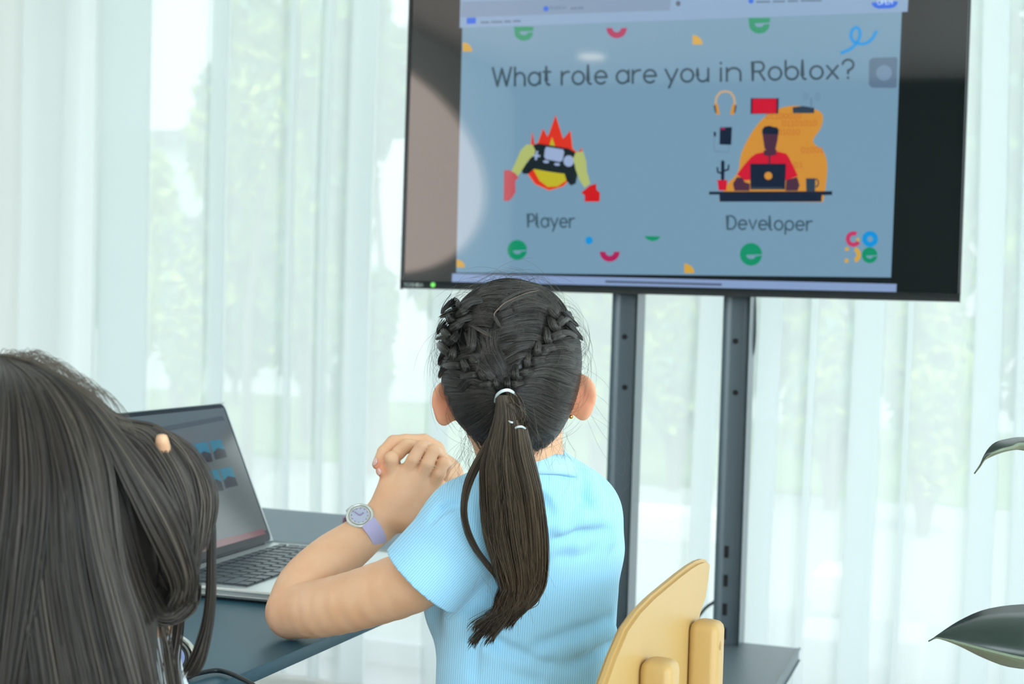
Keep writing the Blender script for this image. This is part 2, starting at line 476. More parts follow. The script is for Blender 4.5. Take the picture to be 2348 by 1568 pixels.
for (px, y0, y1, e2, wpx, cols, lab) in (
        (150, 222, 900, 13, 150, [g1, g2, g2, g4], 'leafy yellow-green shrub outside the window, far left beyond the curtain'),
        (330, 250, 900, 14, 130, [g1, g1, g2], 'bright yellow-green shrub outside between two wide curtain pleats'),
        (-40, 380, 900, 12, 130, [g1, g2], 'low light green shrub outside at the left edge of the curtain'),
        (420, 420, 950, 11, 90, [g2, g4, g1], 'grey-green bush outside left of the slender tree'),
        (720, 380, 900, 12.5, 90, [g2, g1, g4], 'mixed green bush outside right of the slender tree'),
        (860, 620, 1000, 10.5, 80, [g2, g4], 'small green bush outside just left of the television'),
        (1560, 680, 1120, 11, 110, [g1, g2, g4], 'yellow-green shrub outside seen between the two stand poles'),
        (1920, 720, 1200, 10.5, 130, [g2, g4, g1], 'green shrub outside right of the television stand'),
        (2130, 850, 1280, 9.5, 100, [g1, g1, g2], 'pale yellow-green shrub outside above the lower rubber leaf'),
        (1240, 700, 1150, 12, 100, [g1, g2], 'green shrub outside hidden mostly by the girl in blue'),
        (1380, 760, 1130, 9.8, 60, [g2, g1], 'narrow green shrub outside left of the stand poles')):
    a, z1_ = ez(px, y0, e2); _, z0_ = ez(px, y1, e2); z0_ = max(z0_, .1)
    hh = (z1_-z0_)/2; ww = wpx/F*e2
    leafy('shrub', a, e2, (z0_+z1_)/2, ww, ww*.7, hh, 3200, .08, cols, trunk=[R(a, e2, -.177), R(a, e2, z0_+.3)], label=lab, group='shrubs outside the window wall', cat='shrub')
for (px, y0, y1, e2, wpx, cols, lab, tp) in (
        (640, -60, 620, 9.0, 150, [g1, g2, g2, g4], 'slender young tree outside with a thin leaning trunk, left of the television', (572, 700, 566, 1000)),
        (850, -160, 420, 12.0, 170, [g4, g2, g3], 'taller blue-green tree outside behind the left edge of the television', (880, 700, 880, 1000)),
        (2330, -100, 560, 10.0, 130, [g2, g4, g3], 'green tree outside beyond the right edge of the television', (2400, 700, 2400, 1100)),
        (1600, -400, 300, 13.0, 300, [g3, g4, g2], 'broad dark green tree outside hidden behind the television', (1600, 600, 1600, 1000))):
    a, z1_ = ez(px, y0, e2); _, z0_ = ez(px, y1, e2); hh = (z1_-z0_)/2; ww = wpx/F*e2
    t0 = out(tp[2], tp[3], e2); t1 = out(tp[0], tp[1], e2); b0 = t0.copy(); b0[2] = -.177
    leafy('tree', a, e2, (z0_+z1_)/2, ww, ww*.8, hh, 3600, .10, cols, trunk=catmull([b0, t0, t1, R(a, e2, (z0_+z1_)/2)], 9), label=lab, group='trees outside the window wall')
for px, y0, e2, wpx, cols, lab in (
        (60, 300, 15, 170, [g1, g2, g4], 'broad pale tree far outside at the left end of the row behind the shrubs'),
        (300, 330, 17, 170, [g2, g1, g1], 'low round yellowish tree far outside behind the wide left pleats'),
        (560, 120, 17, 200, [g4, g2, g1], 'tall grey-green tree far outside behind the slender young tree'),
        (760, -60, 14.6, 180, [g2, g4, g4], 'tall bluish tree far outside left of the television'),
        (1120, 250, 17.5, 240, [g2, g1, g2], 'wide green tree far outside behind the plaited head'),
        (1480, 300, 14.8, 200, [g1, g2, g1], 'wide yellow-green tree far outside behind the left stand pole'),
        (1800, 250, 17.8, 250, [g2, g4, g1], 'wide mid-green tree far outside right of the stand poles'),
        (2120, 100, 14.8, 200, [g1, g2, g2], 'tall light green tree far outside below the television corner'),
        (2420, 60, 17.5, 250, [g4, g2, g2], 'tall bluish green tree far outside behind the upper rubber leaf')):
    a, z1_ = ez(px, y0, e2); z0_ = .15; hh = (z1_-z0_)/2; ww = wpx/F*e2
    leafy('tree', a, e2, (z0_+z1_)/2, ww, ww*.5, hh*1.05, 5200, .15, cols, trunk=[R(a, e2, -.177), R(a, e2, .6), R(a, e2, z0_+hh)], label=lab, group='trees in the far row outside', lobes=14)
m_sunpatch = mat('sun_patch_white', (240, 240, 236), .8)  # white blocks put in for bright patches of sunlit paving
for px, y, e2, w_, lab in ((1922, 1345, 6.9, .10, 'short white block standing in for sunlit paving right of the stand poles outside'), (1540, 1240, 8.6, .34, 'long white block standing in for sunlit paving outside between the two poles'),
                      (1905, 1530, 5.5, .12, 'white block standing in for sunlit paving outside low behind the stand tray'), (2085, 1535, 5.6, .05, 'small white block standing in for sunlit paving outside left of the lower rubber leaf'), (915, 1500, 5.9, .42, 'wide white block standing in for sunlit paving outside seen under the table edge')):
    p_ = out(px, y, e2); zt = max(p_[2]+.06, -.02)
    tag(box('sun_patch_block', R(p_ @ E1, e2, (zt-.2)/2), w_, .2, (zt+.2)/2, m_sunpatch, None, bev=.01), lab, 'sun patch block', 'white sun patch blocks outside')
# low pale building far outside on the left
m_far = mat('far_building_plaster', (196, 204, 204), .8); m_farw = mat('far_building_window', (90, 104, 112), .3)
bE = empty('building', R(e1_at(60, 24), 24, -.2), 'low pale grey building far outside behind the shrubs at left', 'building')
pz = ez(150, 330, 24)[1]
box('facade', R(e1_at(20, 24), 25, pz/2-.1), 6.5, 1.0, pz/2+.1, m_far, bE)
box('roof', R(e1_at(20, 24), 25, pz+.1), 6.8, 1.2, .12, mat('far_roof', (120, 130, 132), .7), bE)
for i in range(5): box('facade_window', R(e1_at(20, 24)-5+2.4*i, 23.99, pz*.55), .6, .03, .5, m_farw, bE)

# ================================================================== CURTAINS
def curtain_mat():
    M = bpy.data.materials.new('sheer_voile'); M.use_nodes = True; nt = M.node_tree
    for n in list(nt.nodes): nt.nodes.remove(n)
    N = nt.nodes.new
    o = N('ShaderNodeOutputMaterial'); mx = N('ShaderNodeMixShader'); t = N('ShaderNodeBsdfTransparent'); mm = N('ShaderNodeMixShader'); d = N('ShaderNodeBsdfDiffuse'); tr = N('ShaderNodeBsdfTranslucent')
    d.inputs[0].default_value = (.86, .90, .905, 1); tr.inputs[0].default_value = (.885, .925, .925, 1)
    t.inputs[0].default_value = (1, 1, 1, 1)
    mm.inputs[0].default_value = .80; mx.inputs[0].default_value = .795
    nt.links.new(d.outputs[0], mm.inputs[1]); nt.links.new(tr.outputs[0], mm.inputs[2]); nt.links.new(t.outputs[0], mx.inputs[1]); nt.links.new(mm.outputs[0], mx.inputs[2]); nt.links.new(mx.outputs[0], o.inputs[0])
    return M
m_voile = curtain_mat()
bands = [(-150, -60), (34, 106), (221, 344), (478, 522), (655, 680), (735, 758), (800, 858), (1000, 1050), (1180, 1260), (1500, 1560), (1610, 1660), (1745, 1800), (1862, 1880), (1960, 2030), (2082, 2096), (2236, 2300), (2335, 2400), (2460, 2520)]
def curtain(x0, x1, label):
    pts = []
    r = random.Random(int(x0)+5)
    cur = x0; ph = r.random()*6
    def wave(c):
        return .009*math.sin(c*33+ph)+.012*math.sin(c*15+1.3)+.0015*math.sin(c*70+.5)
    bl = [(e1_at(a, DW), e1_at(b, DW)) for a, b in bands]
    bl = [b for b in bl if b[0] > x0+.02 and b[1] < x1-.02]
    for a, b in bl+[(x1, x1)]:
        n = max(2, int((a-cur)/.008))
        for i in range(n): c = cur+(a-cur)*i/n; pts.append((c, wave(c)))
        if b > a:
            m_ = 10
            for q, (s, e_, o0, o1) in enumerate(((a, b, 0, .012), (b, a, .024, .036), (a, b, .05, .03))):
                for i in range(m_+1):
                    f_ = i/m_; c = s+(e_-s)*(.5-.5*math.cos(math.pi*f_)) if q != 1 else s+(e_-s)*(.5-.5*math.cos(math.pi*f_))
                    pts.append((c, wave(a)*(1-f_)*0+o0+(o1-o0)*f_-.02+.006*math.sin(c*60)))
        cur = b
    pts = np.array(pts)
    ker = np.array([1, 2, 3, 2, 1])/9.
    y = np.convolve(np.pad(pts[:, 1], 2, mode='edge'), ker, 'valid'); pts[:, 1] = y
    zs = np.array([.012, .3, .7, 1.1, 1.5, 1.9, 2.3, 2.72])
    V = []
    for z in zs:
        sw = .010*np.sin(z*1.7+pts[:, 0]*2.1); am = .75+.25*(1-z/2.8)
        V.append(R(0, 0, z)[None]+(pts[:, 0]+sw)[:, None]*E1+(DW+pts[:, 1]*am)[:, None]*E2)
    n = len(pts); V = np.vstack(V)
    Q = [(j*n+i, j*n+i+1, (j+1)*n+i+1, (j+1)*n+i) for j in range(len(zs)-1) for i in range(n-1)]
    e = empty('sheer_curtain', R((x0+x1)/2, DW, 0), label, 'curtain', 'sheer curtains across the window wall')
    link('curtain_cloth', np_mesh('curtain_cloth', V, Q), m_voile, e)
    box('curtain_heading', R((x0+x1)/2, DW, 2.74), (x1-x0)/2, .03, .03, mat('curtain_tape', (228, 234, 234), .8), e)
    return e
xm = e1_at(1480, DW)
curtain(WALL_L+.06, xm, 'long white sheer pleated curtain filling the window wall left of the television')
curtain(xm+.005, WALL_R-.06, 'long white sheer pleated curtain hanging behind the stand poles and to their right')
rail = box('curtain_rail', R(mid, DW, 2.785), hw-.05, .02, .015, m_frame)
tag(rail, 'white ceiling rail carrying the sheer curtains along the window wall', 'curtain rail')

# ================================================================== TELEVISION ON ITS STAND
TT = math.radians(18.55)
dT = np.array([math.cos(TT), -math.sin(TT), 0]); nT = np.array([-math.sin(TT), -math.cos(TT), 0])
A0 = P(920, 661, 3.2)
def tvp(s, z, off=0): return A0+dT*s+EZ*z+nT*off
TVAX = (dT, nT, EZ)
TW, TH = (Pp(2201, 697, A0, nT)-A0) @ dT, .70
m_tvb = mat('tv_black_plastic', (34, 38, 40), .35); m_tvf = mat('tv_frame', (26, 32, 33), .3)
m_scr = mat('tv_screen_off', (8, 12, 13), .04, spec=.65, ior=1.68)
def mscr(name, rgb, e=1.0):
    return mat('scr_'+name, (6, 8, 9), .04, spec=.65, ior=1.68, emit=rgb, estr=e)
tv = empty('television', tvp(TW/2, 0, -.02), 'wide black flat television showing a slide asking about roles, on a dark two-pole stand', 'television')
box('tv_housing', tvp(TW/2, TH/2, -.022), TW/2-.004, .018, TH/2-.004, m_tvb, tv, bev=.004, ax=TVAX)
def tv_frame():
    bm = bmesh.new()
    box_bm(bm, tvp(TW/2, .0085, -.002), TVAX, TW/2, .007, .0085, .002)
    box_bm(bm, tvp(TW/2, TH-.004, -.002), TVAX, TW/2-.003, .006, .004, .001)
    box_bm(bm, tvp(.002, TH/2, -.002), TVAX, .0025, .006, TH/2-.004, .001)
    box_bm(bm, tvp(TW-.002, TH/2, -.002), TVAX, .0025, .006, TH/2-.004, .001)
    return fin(bm, 'tv_frame', m_tvf, tv)
tv_frame()
screen = box('screen', tvp(TW/2, TH/2+.006, -.0025), TW/2-.004, .0015, TH/2-.011, m_scr, tv, ax=TVAX)
SO = .0     # screen surface offset (front face of glass at -.001)
class Art:
    """flat coloured shapes lying on a plane, drawn in picture coordinates of the photographed screen"""
    def __init__(s, A, n, base): s.A, s.n, s.base = A, n, base; s.bm = bmesh.new(); s.mats = []; s.lay = 0
    lim = None
    def P(s, x, y, lay):
        p = Pp(x, y, s.A+s.n*(s.base+lay*.00012), s.n)
        if s.lim:                    # keep the drawing inside the lit rectangle: origin, axis u, axis v, ranges
            o, u, v, u0, u1, v0, v1 = s.lim
            a, b_ = (p-o) @ u, (p-o) @ v
            p = p+u*(min(max(a, u0), u1)-a)+v*(min(max(b_, v0), v1)-b_)
        return p
    def mi(s, m_):
        if m_ not in s.mats: s.mats.append(m_)
        return s.mats.index(m_)
    def poly(s, pts, m_, lay=1):
        vs = [s.bm.verts.new(s.P(x, y, lay)) for x, y in pts]
        try: f = s.bm.faces.new(vs); f.material_index = s.mi(m_)
        except ValueError: pass
    def circ(s, x, y, rx, ry, m_, lay=1, a0=0, a1=360, n=28, rot=0):
        pts = []
        for i in range(n+(0 if a1-a0 >= 360 else 1)):
            t = math.radians(a0+(a1-a0)*i/n); u, v = rx*math.cos(t), ry*math.sin(t)
            pts.append((x+u*math.cos(rot)-v*math.sin(rot), y-(u*math.sin(rot)+v*math.cos(rot))))
        s.poly(pts, m_, lay)
    def stroke(s, pts, w, m_, lay=1, cap=True):
        mi = s.mi(m_)
        P_ = [np.array(p, float) for p in pts]
        L, R_ = [], []
        for i, p in enumerate(P_):
            d = (P_[min(i+1, len(P_)-1)]-P_[max(i-1, 0)]); d /= np.linalg.norm(d)+1e-9; nn = np.array([-d[1], d[0]])
            k = 1.0
            if 0 < i < len(P_)-1:
                d2 = P_[i+1]-P_[i]; d2 /= np.linalg.norm(d2)+1e-9; k = min(1.8, 1/max(.35, abs(np.dot(d, d2))))
            L.append(p+nn*w/2*k); R_.append(p-nn*w/2*k)
        for i in range(len(P_)-1):
            f = s.bm.faces.new([s.bm.verts.new(s.P(q[0], q[1], lay)) for q in (L[i], L[i+1], R_[i+1], R_[i])]); f.material_index = mi
        if cap:
            for p in (P_[0], P_[-1]): s.circ(p[0], p[1], w/2, w/2, m_, lay+.12, n=10)
    def build(s, name, parent):
        me = bpy.data.meshes.new(name); s.bm.normal_update()
        for f in s.bm.faces:
            if f.normal.dot(Vector(s.n)) < 0: f.normal_flip()
        s.bm.to_mesh(me); s.bm.free()
        return link(name, me, s.mats, parent, smooth=False)
def arc(cx, cy, rx, ry, a0, a1, n=14):
    return [(cx+rx*math.cos(math.radians(a0+(a1-a0)*i/n)), cy+ry*math.sin(math.radians(a0+(a1-a0)*i/n))) for i in range(n+1)]
o_ = arc(.35, .35, .35, .35, 0, 360, 24)
GL = {
 'W': (1.12, [[(0, 1), (.28, 0)], [(.28, 0), (.56, .95)], [(.56, .95), (.84, 0)], [(.84, 0), (1.12, 1)]]),
 'h': (.6, [[(0, 1), (0, 0)], arc(.3, .38, .3, .32, 180, 0)+[(.6, 0)]]),
 'a': (.7, [o_, [(.7, .7), (.7, .08)]]), 't': (.42, [[(.14, 1), (.14, .22)]+arc(.34, .22, .2, .22, 180, 270, 6), [(-.03, .72), (.38, .72)]]),
 'r': (.42, [[(0, .7), (0, 0)], arc(.38, .34, .38, .36, 180, 80)]), 'o': (.7, [o_]),
 'l': (.2, [[(0, 1.03), (0, .18)]+arc(.18, .18, .18, .18, 180, 270, 6)]),
 'e': (.7, [[(.02, .36), (.68, .36)], arc(.35, .35, .35, .35, 0, 312, 20)]),
 'y': (.66, [[(0, .7), (.34, .05)], [(.68, .7), (.2, -.3)]]),
 'u': (.62, [[(0, .7), (0, .3)]+arc(.31, .3, .31, .3, 180, 360)+[(.62, .7)], [(.62, .3), (.62, 0)]]),
 'i': (.02, [[(0, .7), (0, 0)], [(0, .97), (0, 1.0)]]), 'n': (.6, [[(0, .7), (0, 0)], arc(.3, .38, .3, .32, 180, 0)+[(.6, 0)]]),
 'R': (.66, [[(0, 0), (0, 1), (.32, 1)]+arc(.36, .74, .26, .26, 90, -90)+[(0, .48)], [(.34, .48), (.66, 0)]]),
 'b': (.7, [[(0, 1.03), (0, .35)], o_]), 'x': (.6, [[(0, .7), (.6, 0)], [(.6, .7), (0, 0)]]),
 '?': (.6, [arc(.3, .74, .3, .28, 170, -50)+[(.3, .4), (.3, .26)], [(.3, .04), (.3, .01)]]),
 'P': (.6, [[(0, 0), (0, 1), (.32, 1)]+arc(.34, .72, .26, .28, 90, -90)+[(0, .44)]]),
 'D': (.74, [[(0, 0), (0, 1), (.26, 1)]+arc(.28, .5, .46, .5, 90, -90)+[(0, 0)]]), 'v': (.6, [[(0, .7), (.3, .02), (.6, .7)]]),
 'p': (.7, [o_, [(0, .35), (0, -.3)]]), 'O': (.9, [arc(.45, .5, .45, .5, 0, 360, 24)]), 'E': (.6, [[(.6, 1), (0, 1), (0, 0), (.6, 0)], [(0, .5), (.5, .5)]]),
 'N': (.7, [[(0, 0), (0, 1)], [(0, 1), (.7, 0)], [(.7, 0), (.7, 1)]]), 'T': (.7, [[(0, 1), (.7, 1)], [(.35, 1), (.35, 0)]]),
 'S': (.6, [[(.58, .86)]+arc(.3, .75, .28, .25, 50, 240)+arc(.3, .25, .28, .25, 60, -130)]), 'H': (.66, [[(0, 0), (0, 1)], [(.66, 0), (.66, 1)], [(0, .5), (.66, .5)]]),
 'I': (.04, [[(0, 0), (0, 1)]]), 'B': (.62, [[(0, 0), (0, 1), (.3, 1)]+arc(.32, .76, .24, .24, 90, -90)+[(0, .52)], [(.3, .52)]+arc(.34, .26, .28, .26, 90, -90)+[(0, 0)]]),
 'A': (.74, [[(0, 0), (.37, 1), (.74, 0)], [(.13, .35), (.61, .35)]]), 'C': (.8, [arc(.45, .5, .45, .5, 50, 310, 20)]), 'c': (.62, [arc(.35, .35, .35, .35, 45, 315, 16)]), '-': (.4, [[(0, .4), (.4, .4)]]),
 '0': (.6, [arc(.3, .5, .3, .5, 0, 360, 18)]), '1': (.5, [[(.05, .8), (.28, 1), (.28, 0)], [(.05, 0), (.5, 0)]]), 's': (.5, [[(.48, .62)]+arc(.25, .53, .23, .17, 50, 240, 8)+arc(.25, .18, .23, .17, 60, -130, 8)]),
}
def word(art, txt, x0, x1, y0, y1, cap, m_, sw=.13, lay=2, sp=.24):
    """txt from pixel x0 to x1 with baseline y0 (left) to y1 (right); cap height in px"""
    adv = [GL[c][0] for c in txt]; tot = sum(adv)+sp*(len(txt)-1); k = (x1-x0)/tot; x = 0
    for i, c in enumerate(txt):
        for j, st in enumerate(GL[c][1]):
            art.stroke([(x0+(x+u)*k, y0+(y1-y0)*((x+u)/tot)-v*cap) for u, v in st], sw*cap, m_, lay+.25*(j % 3)+.5*(i % 2)*0)
        x += adv[i]+sp

c_bg = mscr('slide_blue', (114, 150, 174)); c_bar = mscr('browser_bar', (131, 160, 192)); c_tab = mscr('tab', (120, 144, 172)); c_ink = mscr('ink', (38, 66, 82)); c_ink2 = mscr('soft_ink', (60, 88, 104))
c_grn = mscr('green', (0, 140, 100)); c_mag = mscr('magenta', (168, 14, 84)); c_yel = mscr('ochre', (206, 160, 60)); c_blu = mscr('sky_blue', (0, 142, 214)); c_blk = mscr('blackish', (14, 26, 34))
c_dkb = mscr('strong_blue', (0, 92, 214)); c_dock = mscr('dock', (132, 156, 196)); c_dkl = mscr('dock_line', (76, 88, 112)); c_txt = mscr('faint_text', (96, 120, 148)); c_gap = mscr('gap', (4, 10, 16))
c_btn = mscr('assist_grey', (92, 116, 140)); c_btn2 = mscr('assist_dot', (112, 140, 166))
ART = Art(A0, nT, -.0008); ART.lim = (A0, dT, EZ, .006, TW-.006, .017, TH-.010)
top = -150
ART.poly([(1060, 60), (2068, 24), (2043, 636), (1046, 625)], c_bg, 1)
ART.poly([(1054, 64), (1060, top), (2090, top), (2081, 27)], c_bar, 2)
ART.poly([(1057, 12+28), (1536, 24), (1540, -12), (1058, 4)], c_tab, 3)
ART.poly([(1036, 646), (1037, 627), (2056, 651), (2055, 671)], c_dock, 2)
ART.poly([(1046, 626), (2043, 637), (2043, 650), (1040, 627)], c_gap, 1)
ART.poly([(1388, 643), (1655, 650), (1655, 655), (1388, 648)], c_dkl, 3)
ART.build('slide_page', screen)
TX = Art(A0, nT, -.0008)
def tl(x): return 197.5-.0226*(x-1130)
for w_, a, b in (('What', 1130, 1263), ('role', 1288, 1391), ('are', 1414, 1504), ('you', 1526, 1624), ('in', 1653, 1698), ('Roblox', 1726, 1921), ('?', 1932, 1957)):
    word(TX, w_, a, b, tl(a), tl(b), 41.5, c_ink, .125, 3)
word(TX, 'Player', 1211, 1316, 520, 521, 29, c_ink2, .15, 3); word(TX, 'Developer', 1668, 1861, 525, 528, 30, c_ink2, .15, 3)
word(TX, 'Roblox', 1262, 1298, 22, 20, 8, c_txt, .16, 5); word(TX, 'Canva', 1306, 1338, 20, 19, 8, c_txt, .16, 5) if 0 else None
for (a, b, y) in ((1308, 1322, 17), (1324, 1338, 16), (1102, 1122, 49), (1126, 1152, 48), (1156, 1172, 47), (1176, 1194, 46), (1734, 1766, 2), (1772, 1800, 1), (1806, 1830, 0), (1836, 1884, -1)):
    TX.poly([(a, y), (b, y-.5), (b, y+4.5), (a, y+5)], c_txt, 5)
TX.circ(1252, 20, 6, 6, c_dkb, 5); TX.circ(1722, 2, 6, 6, c_dkb, 5); TX.circ(1555, 8, 5.5, 6, c_dkl, 5)
TX.poly([(1070, 41), (1091, 40), (1091, 54), (1070, 55)], c_dkb, 5)
TX.poly([(1998, 6), (2059, 3), (2057, 11), (2050, 17), (2040, 19), (2014, 20), (2005, 17), (2000, 12)], c_dkb, 5)
word(TX, 'OPEN', 2012, 2046, 11, 9, 12, mscr('white_text', (170, 200, 235)), .16, 7)
TX.build('slide_text', screen)
DC = None
def deco(name, fn):
    global DC
    DC = Art(A0, nT, -.0008); fn(); DC.build(name, screen)
def emark(x, y, r, full=True, lay=3):
    if full: DC.circ(x, y, r, r*1.02, c_grn, lay)
    else:
        DC.poly([(x-r, y-.44*r)]+[(x+r*math.cos(math.radians(t)), y-r*math.sin(math.radians(t))) for t in range(205, 336, 8)]+[(x+r, y-.44*r)], c_grn, lay)
    DC.poly([(x-.42*r, y+.06*r), (x+r*1.01, y+.0*r), (x+r*1.01, y+.10*r), (x+.42*r, y+.16*r), (x+.28*r, y+.36*r), (x+.05*r, y+.42*r), (x-.2*r, y+.38*r), (x-.38*r, y+.24*r)], c_bg, lay+1)
for q_ in ((1201, 71, 22.5, False), (1741, 52, 25, False), (1186, 573, 22.5), (1722, 583, 25.5)): deco('green_mark', lambda: emark(*q_))
def smile(x, y, r, w=.42):
    pts = [(x+r*math.cos(math.radians(t)), y-r*math.sin(math.radians(t))) for t in range(180, 361, 12)]
    pts += [(x+r*w*math.cos(math.radians(t)), y-r*w*math.sin(math.radians(t))) for t in range(360, 179, -12)]
    DC.poly(pts, c_mag, 3)
for q_ in ((1414, 64, 23.5), (1398, 577, 23)): deco('magenta_arc', lambda: smile(*q_))
def quarter(x, y, r): DC.poly([(x, y), (x, y-r*.95)]+[(x+r*math.sin(math.radians(t)), y-r*.95*math.cos(math.radians(t))) for t in range(12, 91, 13)], c_yel, 3)
for q_ in ((1588, 102, 23), (1061, 118, 22), (1569, 626, 23), (1047, 613, 19)): deco('ochre_quarter', lambda: quarter(*q_))
deco('green_arc', lambda: DC.poly([(1477, 541), (1515, 542), (1508, 550), (1496, 553), (1484, 549)], c_grn, 3))
deco('blue_dot', lambda: DC.circ(1350.5, 551, 8.6, 9, c_blu, 3))
sq = catmull([(1930, 121), (1950, 112), (1966, 96), (1972, 78), (1967, 64), (1957, 66), (1951, 80), (1956, 94), (1970, 100), (1986, 99), (2000, 88), (2009, 73)], 46)
deco('blue_squiggle', lambda: DC.stroke(sq, 7.5, c_blu, 3))
DC = Art(A0, nT, -.0008)
DC.poly([(1993, 139)]+[(2000, 133), (2055, 131), (2058, 134), (2056, 200), (2050, 202), (1999, 201), (1992, 195)], c_btn, 3); DC.circ(2027, 167, 18, 18, c_btn2, 4); DC.build('touch_button', screen)
# ring letters in the lower right corner
def ringl(x, y, r, rin, c, a0, a1, lay=3):
    n = 20; pts = [(x+r*math.cos(math.radians(a0+(a1-a0)*i/n)), y-r*math.sin(math.radians(a0+(a1-a0)*i/n))) for i in range(n+1)]
    pts += [(x+rin*math.cos(math.radians(a1+(a0-a1)*i/n)), y-rin*math.sin(math.radians(a1+(a0-a1)*i/n))) for i in range(n+1)]
    DC.poly(pts, c, lay)
DC = Art(A0, nT, -.0008)
ringl(1957, 548, 18, 8, mscr('rose', (190, 50, 96)), 60, 330); DC.circ(1967, 549, 4, 4, c_yel, 4); ringl(1995, 548, 18.5, 6.5, c_blu, 0, 359)
ringl(1955, 584, 19, 9, c_yel, -70, 70); DC.poly([(1938, 567), (1946, 567), (1946, 575), (1938, 575)], c_yel, 3); DC.poly([(1937, 593), (1945, 593), (1945, 602), (1937, 602)], c_yel, 3)
emark(1994, 585, 18)
DC.build('corner_emblem', screen)
# hands with a game controller over flames
PL = Art(A0, nT, -.0008)
def z1(pts): return [(1100+x/3.137, y/3.137) for x, y in pts]
c_fl = mscr('flame', (214, 44, 24)); c_fl2 = mscr('flame_edge', (224, 110, 60)); c_lem = mscr('lemon', (186, 176, 34)); c_hand = mscr('hand', (172, 184, 108)); c_slv = mscr('sleeve_pale', (188, 78, 88)); c_red = mscr('red', (200, 4, 14)); c_con = mscr('controller', (14, 26, 32)); c_lil = mscr('lilac', (150, 170, 205))
fl = [(370, 1050), (380, 950), (395, 1040), (420, 1030), (457, 925), (488, 985), (500, 960), (545, 830), (598, 1000), (650, 940), (665, 1070), (705, 1100), (735, 1060), (715, 1140), (680, 1250), (600, 1335), (500, 1365), (400, 1320), (345, 1240)]
PL.poly(z1([(x+(x-520)*.03, y+(y-1100)*.02) for x, y in fl]), c_fl2, 2); PL.poly(z1(fl), c_fl, 3)
PL.poly(z1([(500, 1050), (520, 985), (545, 1060)]), c_lem, 4)
PL.poly(z1([(380, 1210), (660, 1240), (620, 1300), (560, 1340), (490, 1345), (430, 1300)]), c_lem, 4)
PL.poly(z1([(225, 1240), (265, 1150), (295, 1080), (335, 1040), (380, 1040), (400, 1080), (395, 1110), (350, 1150), (310, 1215), (275, 1265)]), c_hand, 6.5)
PL.poly(z1([(175, 1225), (210, 1222), (255, 1245), (280, 1278), (255, 1300), (258, 1380), (235, 1420), (210, 1445), (172, 1445)]), c_slv, 7)
PL.poly(z1([(690, 1095), (745, 1090), (765, 1160), (770, 1230), (795, 1320), (755, 1350), (720, 1300), (690, 1220), (672, 1140)]), c_hand, 6.5)
PL.poly(z1([(730, 1385), (790, 1335), (838, 1320), (840, 1365), (865, 1385), (862, 1450), (755, 1450), (755, 1405)]), c_red, 7)
PL.poly(z1([(350, 1090), (380, 1045), (420, 1032), (480, 1040), (640, 1068), (690, 1100), (705, 1145), (690, 1180), (702, 1260), (690, 1320), (655, 1335), (625, 1300), (610, 1250), (500, 1235), (390, 1215), (350, 1250), (310, 1250), (298, 1215), (330, 1180), (350, 1160), (390, 1085)]), c_con, 5)
PL.poly(z1([(480, 1055), (600, 1075), (608, 1095), (595, 1155), (575, 1165), (475, 1145), (462, 1125), (470, 1070)]), c_lil, 6)
PL.circ(*z1([(640, 1158)])[0], 12, 13, c_lil, 6); PL.poly(z1([(385, 1110), (435, 1115), (433, 1130), (383, 1125)]), c_lil, 6.2); PL.poly(z1([(405, 1085), (420, 1085), (412, 1150), (395, 1150)]), c_lil, 6)
PL.circ(*z1([(477, 1163)])[0], 7, 3.2, c_lil, 6, rot=-.1); PL.circ(*z1([(556, 1182)])[0], 7, 3.2, c_lil, 6, rot=-.1)
PL.build('slide_picture', screen)
# a developer at a desk
DV = Art(A0, nT, -.0008)
def z2(pts): return [(1600+x/5.226, 180+y/5.226) for x, y in pts]
c_or = mscr('orange', (204, 140, 50)); c_or2 = mscr('orange_deep', (192, 112, 44)); c_navy = mscr('navy', (8, 22, 50)); c_brn = mscr('brown_skin', (72, 36, 60)); c_crim = mscr('crimson', (200, 0, 44)); c_slate = mscr('slate', (40, 58, 76)); c_pch = mscr('peach', (200, 165, 120)); c_wave = mscr('wave', (100, 128, 158))
bl = catmull([(250, 1470), (350, 1270), (440, 1180), (490, 1090), (520, 900), (620, 690), (740, 520), (860, 420), (1000, 350), (1180, 325), (1380, 360), (1480, 410), (1500, 490), (1470, 600), (1400, 700), (1385, 760), (1430, 810), (1500, 860), (1545, 980), (1550, 1120), (1530, 1320), (1500, 1480)], 70)
DV.poly(z2(bl), c_or, 2)
for yy, x_, n_ in ((450, 820, '01100010'), (535, 1010, '01101010'), (640, 960, '01010'), (855, 1240, '01001'), (1035, 1150, '01')):
    word(DV, n_, *[z2([(x_, 0)])[0][0], z2([(x_+52*len(n_), 0)])[0][0]], 180+(yy+33)/5.226, 180+(yy+28)/5.226, 12, c_or2, .2, 3)
DV.poly(z2([(135, 1355), (1610, 1350), (1610, 1395), (1485, 1398), (1482, 1475), (262, 1475), (258, 1390), (135, 1390)]), c_navy, 5)
DV.poly(z2([(640, 940), (700, 900), (790, 880), (940, 870), (1060, 900), (1090, 940), (1200, 1165), (1060, 1220), (640, 1215), (560, 1220), (470, 1150), (560, 1030)]), c_crim, 4)
DV.poly(z2([(790, 860), (790, 920), (850, 930), (940, 915), (945, 850)]), c_brn, 4.5)
DV.poly(z2([(775, 660), (785, 740), (800, 840), (850, 885), (930, 850), (955, 740), (965, 650)]), c_brn, 5)
DV.poly(z2([(770, 665), (772, 610), (800, 575), (860, 565), (905, 580), (950, 585), (972, 620), (965, 668)]), c_navy, 6)
DV.poly(z2([(845, 930), (870, 930), (868, 1020), (848, 1020)]), c_brn, 5)
